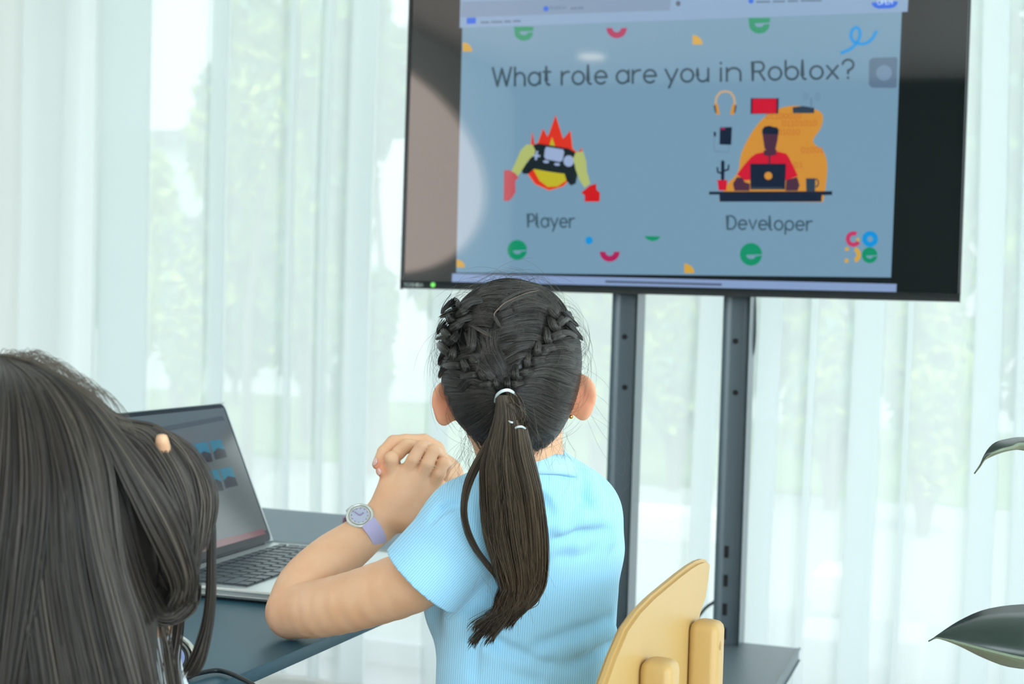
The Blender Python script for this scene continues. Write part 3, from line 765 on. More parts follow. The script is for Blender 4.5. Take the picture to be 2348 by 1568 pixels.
DV.poly(z2([(470, 1180), (420, 1260), (440, 1345), (620, 1345), (625, 1260), (560, 1240), (540, 1190)]), c_brn, 5); DV.poly(z2([(1060, 1215), (1190, 1180), (1220, 1280), (1195, 1345), (1050, 1345)]), c_brn, 5)
DV.poly(z2([(628, 1020), (1058, 1020), (1045, 1330), (630, 1330)]), c_navy, 7); DV.circ(*z2([(845, 1166)])[0], 9, 9, c_or, 8)
DV.poly(z2([(640, 1300), (1020, 1300), (1018, 1325), (640, 1325)]), c_slate, 8)
DV.poly(z2([(1295, 1195), (1410, 1195), (1405, 1350), (1300, 1350)]), c_slate, 5.5); DV.stroke(z2(arc(1410, 1250, 36, 48, 80, -80, 8)), 3, c_slate, 5.5)
DV.poly(z2([(635, 235), (970, 235), (965, 420), (632, 425)]), c_navy, 6); DV.poly(z2([(655, 242), (945, 240), (940, 414), (652, 418)]), c_crim, 7)
DV.poly(z2([(1135, 345), (1260, 330), (1395, 350), (1395, 415), (1140, 415)]), c_slate, 6); DV.stroke(z2([(1358, 345), (1358, 235)]), 3.5, c_wave, 6)
for r_ in (50, 75, 100):
    for sgn in (0, 180): DV.stroke(z2(arc(1362, 215, r_, r_*.75, sgn-40, sgn+40, 6)), 1.4, c_wave, 6)
DV.stroke(z2(arc(328, 290, 118, 130, -10, 190, 18)[::1] if 0 else [(212, 300), (225, 220), (270, 165), (330, 152), (390, 165), (432, 220), (445, 300)]), 4.5, c_pch, 6)
DV.poly(z2([(195, 310), (240, 300), (262, 430), (225, 435)]), c_or, 7); DV.poly(z2([(420, 300), (462, 315), (430, 435), (385, 430)]), c_or, 7)
DV.poly(z2([(190, 330), (210, 312), (225, 420), (205, 400)]), c_slate, 8); DV.poly(z2([(465, 330), (447, 312), (432, 420), (450, 405)]), c_slate, 8)
DV.poly(z2([(265, 585), (410, 582), (400, 795), (260, 790)]), c_navy, 6); DV.poly(z2([(275, 592), (325, 592), (325, 612), (275, 612)]), c_mag, 7)
DV.stroke(z2([(375, 800), (370, 880), (200, 875), (195, 760), (200, 690)]), 1.5, c_wave, 6); DV.poly(z2([(190, 640), (218, 640), (216, 695), (192, 695)]), c_navy, 6)
DV.stroke(z2([(300, 1000), (298, 1200)]), 8, c_navy, 6); DV.stroke(z2([(235, 1070), (240, 1120), (295, 1140)]), 4, c_navy, 6); DV.stroke(z2([(370, 1040), (365, 1090), (305, 1110)]), 4, c_navy, 6)
DV.poly(z2([(230, 1215), (358, 1215), (352, 1240), (340, 1340), (250, 1340), (238, 1240)]), c_crim, 6)
DV.build('slide_picture', screen)
LG = Art(A0, nT, .0052)
m_logo = mat('tv_lettering', (150, 160, 156), .5)
word(LG, 'TOSHIBA', 926, 970, 657, 657, 8, m_logo, .2, 1, .2); LG.build('lettering', tv)
led = Pp(993, 653, A0+nT*.005, nT)
cyl('power_light', led-nT*.002, led+nT*.0012, .0055, mat('green_led', (60, 150, 60), .4, emit=(120, 215, 100), estr=.9), tv, 16)

stand = empty('television_stand', tvp(.62, 0, -.2)*np.array([1, 1, 0]), 'dark grey metal stand of two round-edged poles with a flat equipment tray', 'stand')
m_std = mat('stand_paint', (74, 88, 94), .38, spec=.6); m_hole = mat('stand_hole', (8, 10, 12), .8)
plx = []
for px0, px1 in ((1415, 1470), (1669, 1724)):
    c = Pp((px0+px1)/2, 690, A0-nT*.075, nT); s = (c-A0) @ dT; plx.append(s)
    hwid = .0275*1.03
    b = A0+dT*s-nT*.075; b[2] = 0
    p_ = box('pole', b+EZ*.86, hwid, .02, .80, m_std, stand, bev=.016, ax=TVAX, seg=5)
    top_z = A0[2]
    for (yy) in ((772, 888) if px0 < 1500 else (782, 900)):
        h = Pp((px0+px1)/2-10, yy, A0-nT*.055, nT)
        cyl('bolt_hole', h-nT*.002, h+nT*.0012, .006, m_hole, stand, 12)
    if px0 > 1500:
        for yy in (1265, 1331, 1397, 1452):
            h = Pp(1666-(yy-1265)*.03, yy, A0-nT*.055, nT)
            box('slot', h, .0045, .0015, .0125, m_hole, stand, ax=TVAX)
    else:
        for yy in (1240, 1300):
            h = Pp(1420, yy, A0-nT*.055, nT); box('slot', h, .0045, .0015, .0125, m_hole, stand, ax=TVAX)
TZ = .445
c0 = Pz(1832, 1487, TZ); sR = (c0-A0) @ dT; back = (c0-A0) @ nT
sL = plx[0]-.13
tray = box('tray', A0*np.array([1, 1, 0])+EZ*(TZ-.012)+dT*((sL+sR)/2)+nT*(back+.2), (sR-sL)/2, .2, .012, mat('tray_paint', (84, 98, 104), .4), stand, bev=.004, ax=TVAX)
for s in plx:
    f = A0*np.array([1, 1, 0])+dT*s-nT*.03
    box('foot', f+EZ*.055, .03, .34, .02, m_std, stand, bev=.006, ax=TVAX)
    for q in (-.31, .31): cyl('caster', f+nT*q+dT*.012+EZ*.03, f+nT*q-dT*.012+EZ*.03, .03, m_tvb, stand, 20)
    box('mount_arm', A0+dT*s-nT*.0475+EZ*.3, .018, .0075, .28, m_std, stand, bev=.002, ax=TVAX)
cb = A0-nT*.10
tag(tube('power_cable', catmull([Pp(1728, 640, cb, nT), Pp(1731, 720, cb, nT), Pp(1728, 800, cb, nT), Pp(1712, 870, cb, nT), Pp(1700, 1100, cb, nT), Pp(1660, 1340, cb, nT), Pp(1612, 1400, cb, nT), Pp(1560, 1470, cb, nT)], 40), .0035, mat('cable_rubber', (52, 60, 62), .5), None, 8), 'thin dark cable running down behind the right-hand pole of the television stand', 'cable')
box_c = A0*np.array([1, 1, 0])+EZ*(TZ+.0135)+dT*(plx[0]-.02)+nT*(.05)
tag(box('small_box', box_c, .03, .02, .013, mat('beige_plastic', (190, 180, 150), .6), None, bev=.003, ax=TVAX), 'small beige box lying on the stand tray beside the left pole', 'box')

# ================================================================== TABLE AND WHAT IS ON IT
TE1, TF2 = -.805, 2.555
m_tab = mat('table_laminate', (42, 84, 100), .45, spec=.38, vary=.03, bscale=40); m_tedge = mat('table_edge', (44, 78, 100), .45)
table = empty('table', R(TE1-.55, 1.35, 0), 'long slate-blue laminate table under the laptop and the girl\'s elbow', 'table')
box('tabletop', R(TE1-.55, (TF2+.15)/2, .711), .55, (TF2-.15)/2, .0085, m_tab, table, bev=.0025)
for a in (TE1-.06, TE1-1.04):
    for b in (.24, TF2-.10): box('leg', R(a, b, .351), .02, .02, .351, m_std, table, bev=.004)
box('apron', R(TE1-.55, TF2-.10, .67), .45, .012, .03, m_std, table, bev=.002)

m_alu = mat('laptop_aluminium', (196, 205, 205), .32, metal=.55); m_key = mat('laptop_key', (66, 78, 84), .4); m_well = mat('laptop_keywell', (120, 132, 136), .5); m_bez = mat('laptop_bezel', (22, 26, 32), .25)
Hn = Pz(324, 1333, .7345); Hf = Pz(624, 1241, .7345)
hd_ = Hf-Hn; hd_[2] = 0; LL = np.linalg.norm(hd_); hd_ /= LL; wd = np.array([hd_[1], -hd_[0], 0]); DEP = .255
LAX = (hd_, wd, EZ)
lap = empty('laptop', (Hn+Hf)/2*np.array([1, 1, 0])+EZ*.72, 'open silver laptop with a dim screen of thumbnails, on the blue table', 'laptop')
def lp(a, b, z=0): return Hn+hd_*a+wd*b+EZ*(z)
box('base', lp(LL/2, DEP/2, -.0043), LL/2, DEP/2, .0036, m_alu, lap, bev=.003, ax=LAX, seg=3)
box('underside', lp(LL/2, DEP/2, -.0105), LL/2-.009, DEP/2-.009, .0038, mat('laptop_underside_shaded', (60, 66, 70), .5), lap, bev=.003, ax=LAX)  # inset bottom, coloured dark for the shadow gap beneath the base
kw = box('keyboard', lp(LL/2, .085, -.0003), LL/2-.03, .062, .0005, m_well, lap, ax=LAX)
keyme = None
nk = [14, 14, 14, 13, 12, 8]
rowh = .0205
for r_ in range(6):
    n = nk[r_]; wtot = LL-.064; b0 = .026+r_*rowh
    if r_ == 5: ws = [1, 1, 1, 1.2, 5, 1.2, 1, 1.8]
    elif r_ == 4: ws = [2.2]+[1]*10+[2.2]
    elif r_ == 3: ws = [1.7]+[1]*11+[1.7]
    else: ws = [1]*n
    tw = sum(ws); x = .032
    for q in range(n):
        kwid = ws[q]/tw*wtot
        cpos = lp(x+kwid/2, b0+rowh/2, .0012)
        if keyme is None:
            bm = bmesh.new(); box_bm(bm, (0, 0, 0), LAX, .5, rowh/2-.0014, .0011, 0)
            keyme = bpy.data.meshes.new('key'); bmesh.ops.recalc_face_normals(bm, faces=bm.faces); bm.to_mesh(keyme); bm.free(); keyme.materials.append(m_key)
        bm = bmesh.new(); box_bm(bm, cpos, LAX, kwid/2-.0014, rowh/2-(.0014 if r_ else .004), .0010, .0006, 1)
        fin(bm, 'key', m_key, lap)
        x += kwid
bpy.data.meshes.remove(keyme)
box('trackpad', lp(LL/2, .198, -.0002), .068, .044, .0004, mat('trackpad', (184, 194, 194), .25, metal=.4), lap, ax=LAX)
tilt = math.radians(23.5)
lu = -wd*math.sin(tilt)+EZ*math.cos(tilt); ln = np.cross(hd_, lu); ln = ln if ln @ wd > 0 else -ln
LH = .247; l0 = Hn+EZ*.001
SAX = (hd_, ln, lu)
box('lid', l0+hd_*LL/2+lu*LH/2-ln*.003, LL/2, .0028, LH/2, m_alu, lap, bev=.0022, ax=SAX)
def rrect(c, u, v, a, b, r, n=5):
    out_ = []
    for sx, sy, t0 in ((1, 1, 0), (-1, 1, 90), (-1, -1, 180), (1, -1, 270)):
        for i in range(n+1):
            t = math.radians(t0+90*i/n); out_.append(c+u*(sx*(a-r)+r*math.cos(t))+v*(sy*(b-r)+r*math.sin(t)))
    return out_
bezel = prism('screen_bezel', rrect(l0+hd_*LL/2+lu*LH/2+ln*.0001, hd_, lu, LL/2-.001, LH/2-.001, .012), ln*.0006, m_bez, lap)
m_ls = mat('laptop_screen', (8, 9, 10), .12, spec=.8, ior=1.7, emit=(84, 94, 96), estr=.85)
lsc = box('screen', l0+hd_*LL/2+lu*(LH/2+.006)+ln*.0009, LL/2-.007, .0004, LH/2-.014, m_ls, lap, ax=SAX)
LA = Art(l0+ln*.0014, ln, 0); LA.lim = (l0, hd_, lu, .008, LL-.008, .014, LH-.010)
c_teal = mat('scr_lap_teal', (8, 9, 10), .12, spec=.8, ior=1.7, emit=(20, 104, 128)); c_ldk = mat('scr_lap_dark', (8, 9, 10), .12, spec=.8, ior=1.7, emit=(32, 34, 42)); c_lred = mat('scr_lap_red', (8, 9, 10), .12, spec=.8, ior=1.7, emit=(104, 62, 66)); c_lgr = mat('scr_lap_bar', (8, 9, 10), .12, spec=.8, ior=1.7, emit=(58, 64, 68)); c_lgn = mat('scr_lap_green', (8, 9, 10), .12, spec=.8, ior=1.7, emit=(50, 84, 74))
def z4(pts): return [(400+x/3.136, 920+y/3.136) for x, y in pts]
for qd in ([(250, 285), (335, 272), (380, 400), (295, 420)], [(147, 305), (235, 290), (278, 432), (190, 448)], [(60, 325), (130, 312), (180, 440), (100, 455)], [(325, 485), (410, 470), (458, 605), (370, 625)], [(240, 500), (312, 488), (355, 640), (285, 650)]):
    LA.poly(z4(qd), c_teal, 2)
    a, b, c, d = [np.array(q) for q in qd]
    LA.poly(z4([a*.35+d*.65-(0, 6), a*.5+b*.5+(d-a)*.42, b*.42+c*.58, c, d]), c_ldk, 3)
LA.poly(z4([(-330, 1235), (-345, 1160), (640, 915), (668, 985)]), c_lred, 2)
LA.poly(z4([(-480, 300), (-490, 255), (345, 104), (362, 135)]), c_lgr, 2)
LA.build('screen_picture', lsc)
tube('hinge', [lp(.03, -.002, .001), lp(LL-.03, -.002, .001)], .004, m_bez, lap, 12)
box('port', lp(0, .05, -.0043), .0006, .005, .0015, m_bez, lap, ax=LAX)

# small round speaker and its cable
sc = Pz(388, 1556, .72); sp_e = empty('table_speaker', sc, 'small round silver-rimmed gadget with a lilac face beside the long hair on the blue table', 'gadget')
ax_s = np.array([.35, -.55, .62]); ax_s /= np.linalg.norm(ax_s)
cc = sc+EZ*.024
us = np.cross(ax_s, EZ); us /= np.linalg.norm(us); vs_ = np.cross(us, ax_s)
def ringpts(c, r, n=40): return [c+us*r*math.cos(2*math.pi*i/n)+vs_*r*math.sin(2*math.pi*i/n) for i in range(n)]
cyl('body', cc-ax_s*.022, cc, .027, mat('gadget_black', (36, 40, 42), .3), sp_e, 40, bev=.004)
tube('rim', ringpts(cc, .0275), .0032, mat('silver_rim', (205, 212, 206), .25, metal=.8), sp_e, 10, closed=True)
cyl('face', cc, cc+ax_s*.001, .016, mat('lilac_face', (132, 150, 196), .4), sp_e, 36)
tube('inner_ring', ringpts(cc+ax_s*.001, .021), .0015, mat('dark_metal_ring', (120, 124, 116), .3, metal=.7), sp_e, 8, closed=True)
cable = catmull([sc+np.array([-.005, -.01, .006]), Pz(424, 1553, .724), Pz(452, 1544, .726), P(500, 1537, 1.555), P(545, 1551, 1.53), P(590, 1580, 1.50), P(640, 1650, 1.47), P(660, 1800, 1.45)], 50)
tag(tube('cord', cable, .0028, mat('black_cable', (26, 36, 40), .45), None, 10), 'black cable arching off the near edge of the blue table', 'cable')

# ================================================================== YELLOW CHAIR(S)
m_yel = mat('yellow_plastic', (192, 158, 98), .42, spec=.45, sss=.0)
def chair(name, label, group=None):
    th = math.radians(22)
    d = np.array([math.sin(th), math.cos(th), 0]); n = np.array([math.cos(th), -math.sin(th), 0])
    A = P(1600, 1400, 1.56)
    e = empty(name, A*np.array([1, 1, 0])-d*.14-n*.2, label, 'chair', group)
    outl = [(1390, 1568), (1412, 1506), (1440, 1440), (1468, 1400), (1500, 1367), (1532, 1340), (1560, 1317), (1585, 1298), (1603, 1287), (1616, 1282.5), (1624, 1283), (1629, 1289), (1629.5, 1298), (1626, 1330), (1620, 1372), (1610, 1400), (1599, 1440)]
    ps = [Pp(x, y, A, n) for x, y in outl]
    sm = (ps[0]-A) @ d; sx = (ps[-1]-A) @ d
    ps = [A+d*(sx-.012)+EZ*(.56-A[2]), A+d*(sx-.05)+EZ*(.52-A[2])][::-1]+[]+[] if 0 else ps
    lowz = .50
    ps = ps+[A+d*(sx-.01)+EZ*(.62-A[2]), A+d*(sx-.035)+EZ*(.53-A[2]), A+d*(sx-.07)+EZ*(lowz-A[2]), A+d*(sm+.09)+EZ*(lowz-A[2]), A+d*(sm+.04)+EZ*(.54-A[2]), A+d*(sm+.005)+EZ*(.64-A[2])]
    prism('backrest', ps, -n*.011, m_yel, e, bev=.0035)
    def upright(pxt, yt, wpx, sd, notch):
        c = Pp(pxt, yt, A, n); s = (c-A) @ d; z = c[2]
        bm = bmesh.new(); rings = []
        o = A*np.array([1, 1, 0])+d*s+n*.0165
        for zz, ins in ((.30, 0), (z-.010, 0), (z-.005, .0012), (z-.0018, .004), (z, .009)):
            pr = rrect(o+EZ*zz, d, n, .0185-ins, .0165-ins, max(.009-ins*.6, .003), 6)
            rings.append([bm.verts.new(p) for p in pr])
        for q in range(len(rings)-1):
            m2_ = len(rings[q])
            for w_ in range(m2_): bm.faces.new((rings[q][w_], rings[q][(w_+1) % m2_], rings[q+1][(w_+1) % m2_], rings[q+1][w_]))
        bm.faces.new(rings[0][::-1]); bm.faces.new(rings[-1])
        return fin(bm, 'upright', m_yel, e), A+d*s+n*.016+EZ*(0)
    u1, c1 = upright(1588, 1418, 0, 0, True); u2, c2 = upright(1476, 1506, 0, 0, False)
    # screw dimple on the upright
    hp = Pp(1645, 1492, A+n*.036, n); hp = c1*np.array([1, 1, 0])+EZ*hp[2]+n*.015-d*.006
    bm = bmesh.new(); r_ = bmesh.ops.create_uvsphere(bm, u_segments=20, v_segments=12, radius=.0075)
    for v in r_['verts']:
        q = v.co.copy(); v.co = Vector(hp)+Vector(d)*q.x+Vector(n)*q.y*.35+Vector(EZ)*q.z*1.15
    fin(bm, 'dimple', mat('yellow_plastic_dark', (170, 132, 72), .5), e, smooth=True)
    sc_ = A*np.array([1, 1, 0])+d*((sm+sx)/2)
    box('seat', sc_-n*.19+EZ*.455, .19, .185, .012, m_yel, e, bev=.010, ax=(d, n, EZ), seg=4)
    for q in (-.15, .15):
        tube('leg', [sc_-n*.34+d*q+EZ*.445, sc_-n*.37+d*q*1.1+EZ*.0], [.014, .012], m_yel, e, 14)
        tube('leg', [sc_-n*.02+d*q+EZ*.445, sc_+n*.03+d*q*1.1+EZ*.0], [.014, .012], m_yel, e, 14)
    return e
ch1 = chair('chair', 'yellow moulded plastic chair with rounded back, standing right of the girl in the blue top')
ch1.location = ch1.location
def copy_thing(o, delta, label):
    c = o.copy(); COL.objects.link(c); c.location = o.location+Vector(delta); c['label'] = label
    for ch in list(o.children):
        k_ = ch.copy(); COL.objects.link(k_); k_.parent = c
    return c
ch2 = copy_thing(ch1, -E2*.72-E1*.045, 'yellow moulded plastic chair under the long-haired person nearest the camera')

# ================================================================== RUBBER PLANT
m_leaf = mat('rubber_leaf_top', (22, 40, 33), .30, spec=.45, vary=.12, bscale=60); m_leafu = mat('rubber_leaf_underside', (104, 110, 84), .5); m_rib = mat('leaf_rib', (110, 124, 100), .4)
plant = empty('rubber_plant', P(2660, 1568, 1.62)*np.array([1, 1, 0]), 'potted rubber plant whose two glossy dark leaves reach in from the right', 'plant')
def leaf(up_, mid_, low_, parent=None):
    n = 26
    U, M_, L = catmull(up_, n), catmull(mid_, n), catmull(low_, n)
    rows = []
    for k_ in range(9):
        t = k_/8
        if t <= .5: a = t*2; row = U*(1-a)+M_*a; row = row+ (np.array([0, -.006, 0])*math.sin(math.pi*a))[None]*np.linalg.norm(U-M_, axis=1)[:, None]*20
        else: a = t*2-1; row = M_*(1-a)+L*a; row = row+(np.array([0, -.004, 0])*math.sin(math.pi*a))[None]*np.linalg.norm(L-M_, axis=1)[:, None]*20
        rows.append(row)
    V = np.vstack(rows); Q = [(r_*n+i, r_*n+i+1, (r_+1)*n+i+1, (r_+1)*n+i) for r_ in range(8) for i in range(n-1)]
    mi = [0 if q//(n-1) < 4 else 1 for q in range(len(Q))]
    me = np_mesh('leaf', V, Q, mi=mi)
    o = link('leaf', me, [m_leaf, m_leafu], plant)
    sd = o.modifiers.new('thick', 'SOLIDIFY'); sd.thickness = .0012
    tube('midrib', M_, np.linspace(.0008, .0024, n), m_rib, o, 6)
    return M_[-1]
def PP(l): return [P(*q) for q in l]
b1 = leaf(PP([(2129, 1470, 1.47), (2152, 1455, 1.475), (2200, 1424, 1.50), (2262, 1398, 1.53), (2348, 1387, 1.56), (2450, 1392, 1.58), (2560, 1430, 1.58), (2600, 1500, 1.56)]),
          PP([(2129, 1470, 1.47), (2152, 1462, 1.472), (2200, 1474, 1.47), (2270, 1492, 1.47), (2348, 1510, 1.48), (2440, 1520, 1.50), (2530, 1520, 1.53), (2600, 1500, 1.56)]),
          PP([(2129, 1470, 1.47), (2153, 1463, 1.472), (2198, 1478, 1.475), (2255, 1506, 1.49), (2320, 1528, 1.51), (2420, 1534, 1.53), (2530, 1526, 1.55), (2600, 1500, 1.56)]))
b2 = leaf(PP([(2234, 1086, 1.50), (2246, 1066, 1.50), (2258, 1040, 1.50), (2280, 1017, 1.51), (2310, 1008, 1.53), (2348, 1004, 1.55), (2440, 1010, 1.58), (2530, 1060, 1.60)]),
          PP([(2234, 1086, 1.50), (2247, 1068, 1.50), (2262, 1046, 1.50), (2290, 1033, 1.50), (2320, 1026, 1.51), (2348, 1018, 1.53), (2440, 1028, 1.56), (2530, 1060, 1.60)]),
          PP([(2234, 1086, 1.50), (2248, 1069, 1.50), (2264, 1050, 1.50), (2292, 1037, 1.51), (2322, 1030, 1.52), (2348, 1031, 1.54), (2440, 1046, 1.58), (2530, 1060, 1.60)]))
st = [np.array([b1[0]+.12, 1.62, z]) for z in (.28, .5, .7, .9, 1.05, 1.2)]
tube('stem', catmull(st, 16), np.linspace(.012, .006, 16), m_bark, plant, 10)
tube('petiole', catmull([b1, (b1+st[2])/2+EZ*.01, st[2]], 8), .003, m_rib, plant, 8); tube('petiole', catmull([b2, (b2+st[4])/2, st[4]-EZ*.02], 8), .003, m_rib, plant, 8)
pc = st[0].copy(); pc[2] = 0
tube('pot', [pc+EZ*.0, pc+EZ*.001, pc+EZ*.29, pc+EZ*.31, pc+EZ*.311, pc+EZ*.28], [.10, .11, .14, .14, .128, .12], mat('pot_white', (222, 222, 216), .4), plant, 32)
cyl('soil', pc+EZ*.26, pc+EZ*.285, .122, mat('soil', (60, 46, 36), .9), plant, 24)
for i, (a, z, sgn) in enumerate(((.6, .85, 1), (2.2, 1.1, 1), (-.9, .75, 1), (-2.0, 1.15, 1), (1.4, 1.22, 1))):
    d = np.array([abs(math.cos(a))*.8+.2, math.sin(a)*.9, .25]); d /= np.linalg.norm(d); s_ = np.cross(d, EZ); s_ /= np.linalg.norm(s_); o0 = np.array([st[0][0], 1.62, z])
    mid_ = [o0+d*t+EZ*(-.9*t*t) for t in (.03, .08, .14, .2, .27)]
    wv = [0, .045, .055, .04, 0]
    tube('petiole', [o0, mid_[0]], .003, m_rib, plant, 8)
    leaf([p+s_*w_ for p, w_ in zip(mid_, wv)], mid_, [p-s_*w_ for p, w_ in zip(mid_, wv)])
# ================================================================== THE GIRL IN THE BLUE TOP
def skin_mat():
    M = bpy.data.materials.new('skin'); M.use_nodes = True; nt = M.node_tree; b = nt.nodes['Principled BSDF']; N = nt.nodes.new
    tcn = N('ShaderNodeTexCoord'); nz = N('ShaderNodeTexNoise'); nz.inputs['Scale'].default_value = 30; nz.inputs['Detail'].default_value = 4
    nt.links.new(tcn.outputs['Object'], nz.inputs['Vector'])
    cr = N('ShaderNodeValToRGB'); cr.color_ramp.elements[0].position = .3; cr.color_ramp.elements[1].position = .7
    cr.color_ramp.elements[0].color = (*lin((226, 176, 138)), 1); cr.color_ramp.elements[1].color = (*lin((232, 190, 154)), 1)
    nt.links.new(nz.outputs['Fac'], cr.inputs[0])
    at = N('ShaderNodeAttribute'); at.attribute_name = 'flush'; mx = N('ShaderNodeMix'); mx.data_type = 'RGBA'
    nt.links.new(at.outputs['Fac'], mx.inputs[0]); nt.links.new(cr.outputs[0], mx.inputs[6]); mx.inputs[7].default_value = (*lin((232, 142, 108)), 1); nt.links.new(mx.outputs[2], b.inputs['Base Color'])
    n2 = N('ShaderNodeTexNoise'); n2.inputs['Scale'].default_value = 900; nt.links.new(tcn.outputs['Object'], n2.inputs['Vector'])
    bp = N('ShaderNodeBump'); bp.inputs['Strength'].default_value = .12; bp.inputs['Distance'].default_value = .0006
    nt.links.new(n2.outputs['Fac'], bp.inputs['Height']); nt.links.new(bp.outputs[0], b.inputs['Normal'])
    b.inputs['Roughness'].default_value = .5; b.inputs['Specular IOR Level'].default_value = .4
    b.inputs['Subsurface Weight'].default_value = .16; b.inputs['Subsurface Radius'].default_value = (1, .32, .18); b.inputs['Subsurface Scale'].default_value = .008
    return M
m_skin = skin_mat()
HC = P(1171, 828, 1.565)                     # centre of the head
girl = empty('person', np.array([HC[0]+.02, 1.62, 0]), 'girl with plaited dark hair and ponytail in light blue ribbed top, hands clasped', 'person')
def body_girl():
    s = Sdf((-.40, 1.42, .66), (.22, 2.02, 1.20), .0018)
    # head: skull, face, jaw
    s.ell(HC+(0, .0, .003), (.072, .089, .086), k=.01)
    s.ell(HC+(-.002, .034, -.035), (.058, .062, .070), k=.03)
    s.ell(HC+(-.003, .060, -.085), (.030, .030, .028), k=.03)
    s.cone(HC+(-.003, .098, -.020), HC+(-.003, .112, -.038), .006, .009, .012)      # nose
    for sx in (-1, 1):
        s.ell(HC+(sx*.024-.003, .106, -.012), (.014, .012, .009), k=.004, op='sub')
        s.ell(HC+(sx*.038-.003, .075, -.045), (.020, .020, .020), k=.02)
    s.cone(HC+(-.015, .098, -.062), HC+(.009, .098, -.062), .0055, .0055, .006)      # lips
    # ears
    for c, sx in ((P(1020, 922, 1.572), -1), (P(1337, 910, 1.572), 1)):
        a = math.radians(38)
        o = np.array([sx*math.cos(a), -math.sin(a), .12]); o /= np.linalg.norm(o)
        n_ = np.cross(o, np.array([sx*-.10, .0, 1.0])); n_ /= np.linalg.norm(n_)
        if n_[1] > 0: n_ = -n_
        z_ = np.cross(n_, o)
        if z_[2] < 0: z_ = -z_
        s.ell(c+z_*.004, (.0185, .0045, .0215), M=[o, n_, z_], k=.006)
        s.ell(c-z_*.0145-o*.003, (.0105, .0045, .012), M=[o, n_, z_], k=.008)
        s.ell(c+z_*.004-n_*.006+o*.001, (.0125, .006, .0155), M=[o, n_, z_], k=.003, op='sub')
        s.ell(c-o*.012+n_*.001, (.012, .008, .016), M=[o, n_, z_], k=.008)
    # neck
    NB = P(1200, 1130, 1.625)
    s.cone(P(1188, 970, 1.585), P(1194, 1040, 1.595), .046, .043, .02); s.cone(P(1194, 1040, 1.595), NB, .043, .046, .02)
    # trunk (under the top)
    s.cone(P(1105, 1195, 1.62), P(1315, 1195, 1.64), .030, .030, .03)
    s.ell(P(1215, 1280, 1.66), (.078, .040, .10), k=.03); s.ell(P(1215, 1480, 1.665), (.060, .036, .12), k=.03)
    # left arm
    sh, eb = P(1055, 1215, 1.605), P(671, 1402, 1.735)
    m1 = P(965, 1318, 1.635); m2 = P(850, 1366, 1.665); m3 = P(750, 1392, 1.70)
    def limb(pts, rs, k, n=14):
        q = catmull(pts, n); r_ = catmull([[x] for x in rs], n)[:, 0]; s.path(list(q), list(r_), k)
    limb([sh, m1, m2, m3, eb], [.040, .0375, .0355, .0345, .0325], .002)
    wr = P(870, 1196, 1.83)
    f1, f2, f3 = P(700, 1342, 1.762), P(760, 1284, 1.785), P(818, 1240, 1.81)
    limb([eb, f1, f2, f3, wr], [.0325, .0335, .0318, .0275, .0238], .0035)
    # left hand, its back towards us
    Y0 = 1.825
    base = [P(882, 1178, Y0), P(900, 1178, Y0), P(922, 1182, Y0), P(940, 1188, Y0)]
    kn = [P(895, 1082, Y0+.004), P(930, 1082, Y0-.004), P(963, 1094, Y0-.006), P(993, 1114, Y0-.002)]
    vdir = np.array([0, 1, .0])
    for a_, b_, ra, rb in zip(base, kn, (.0185, .0190, .0190, .0185), (.0115, .0120, .0120, .0115)):
        s.cone(a_, b_, ra, rb, .010)
    s.cone(wr, P(905, 1150, Y0), .0225, .0220, .012, flat=(vdir, .85)); s.cone(P(905, 1150, Y0), P(950, 1110, Y0+.002), .022, .018, .012, flat=(vdir, .75))
    s.cone(P(955, 1185, Y0+.004), P(1003, 1120, Y0+.008), .018, .013, .012)
    # heel of the thumb and the thumb itself, leaving the palm's side and crossing behind
    s.path([P(952, 1180, Y0+.015), P(990, 1150, Y0+.03), P(1010, 1125, Y0+.045), P(1000, 1095, Y0+.06)], [.015, .012, .0095, .008], .006)
    fg = [([P(895, 1086, Y0+.002), P(898, 1051, Y0-.010), P(903, 1055, Y0+.014), P(910, 1074, Y0+.030)], [.0108, .0096, .0086, .0076]),
          ([P(931, 1086, Y0-.004), P(948, 1052, Y0-.013), P(966, 1022, Y0-.012), P(977, 1024, Y0+.012), P(975, 1050, Y0+.030)], [.0104, .0088, .0082, .0082, .0072]),
          ([P(964, 1096, Y0-.006), P(981, 1062, Y0-.016), P(994, 1032, Y0-.014), P(1003, 1036, Y0+.012), P(1000, 1062, Y0+.032)], [.0106, .0090, .0084, .0084, .0074]),
          ([P(992, 1114, Y0-.003), P(1007, 1086, Y0-.012), P(1016, 1060, Y0-.012), P(1024, 1066, Y0+.014), P(1018, 1090, Y0+.030)], [.0104, .0090, .0082, .0082, .0072])]
    for pts, rs in fg:
        s.path(pts, [r_*.95 for r_ in rs], .0018)
    s.path([P(884, 1190, Y0-.024), P(905, 1196, Y0-.026), P(925, 1208, Y0-.026)], [.0010, .0014, .0010], .003, op='sub')
    # right hand behind it, fingers folding over between the left fingers
    Y1 = Y0+.052
    s.path([P(1044, 1128, Y1+.02), P(1020, 1085, Y1+.008), P(995, 1052, Y1+.004)], [.0225, .0210, .0165], .010)
    s.path([P(1000, 1030, Y1-.004), P(972, 1012, Y1-.012), P(930, 1011, Y1-.020), P(902, 1014, Y1-.026), P(880, 1036, Y1-.036), P(866, 1064, Y1-.046)], [.0115, .0100, .0092, .0094, .0086, .0074], .0022)
    s.path([P(1004, 1040, Y1-.004), P(975, 1030, Y1-.020), P(932, 1022, Y1-.036), P(914, 1038, Y1-.044), P(893, 1062, Y1-.050), P(874, 1080, Y1-.054)], [.0115, .0098, .0090, .0088, .0080, .0070], .0022)
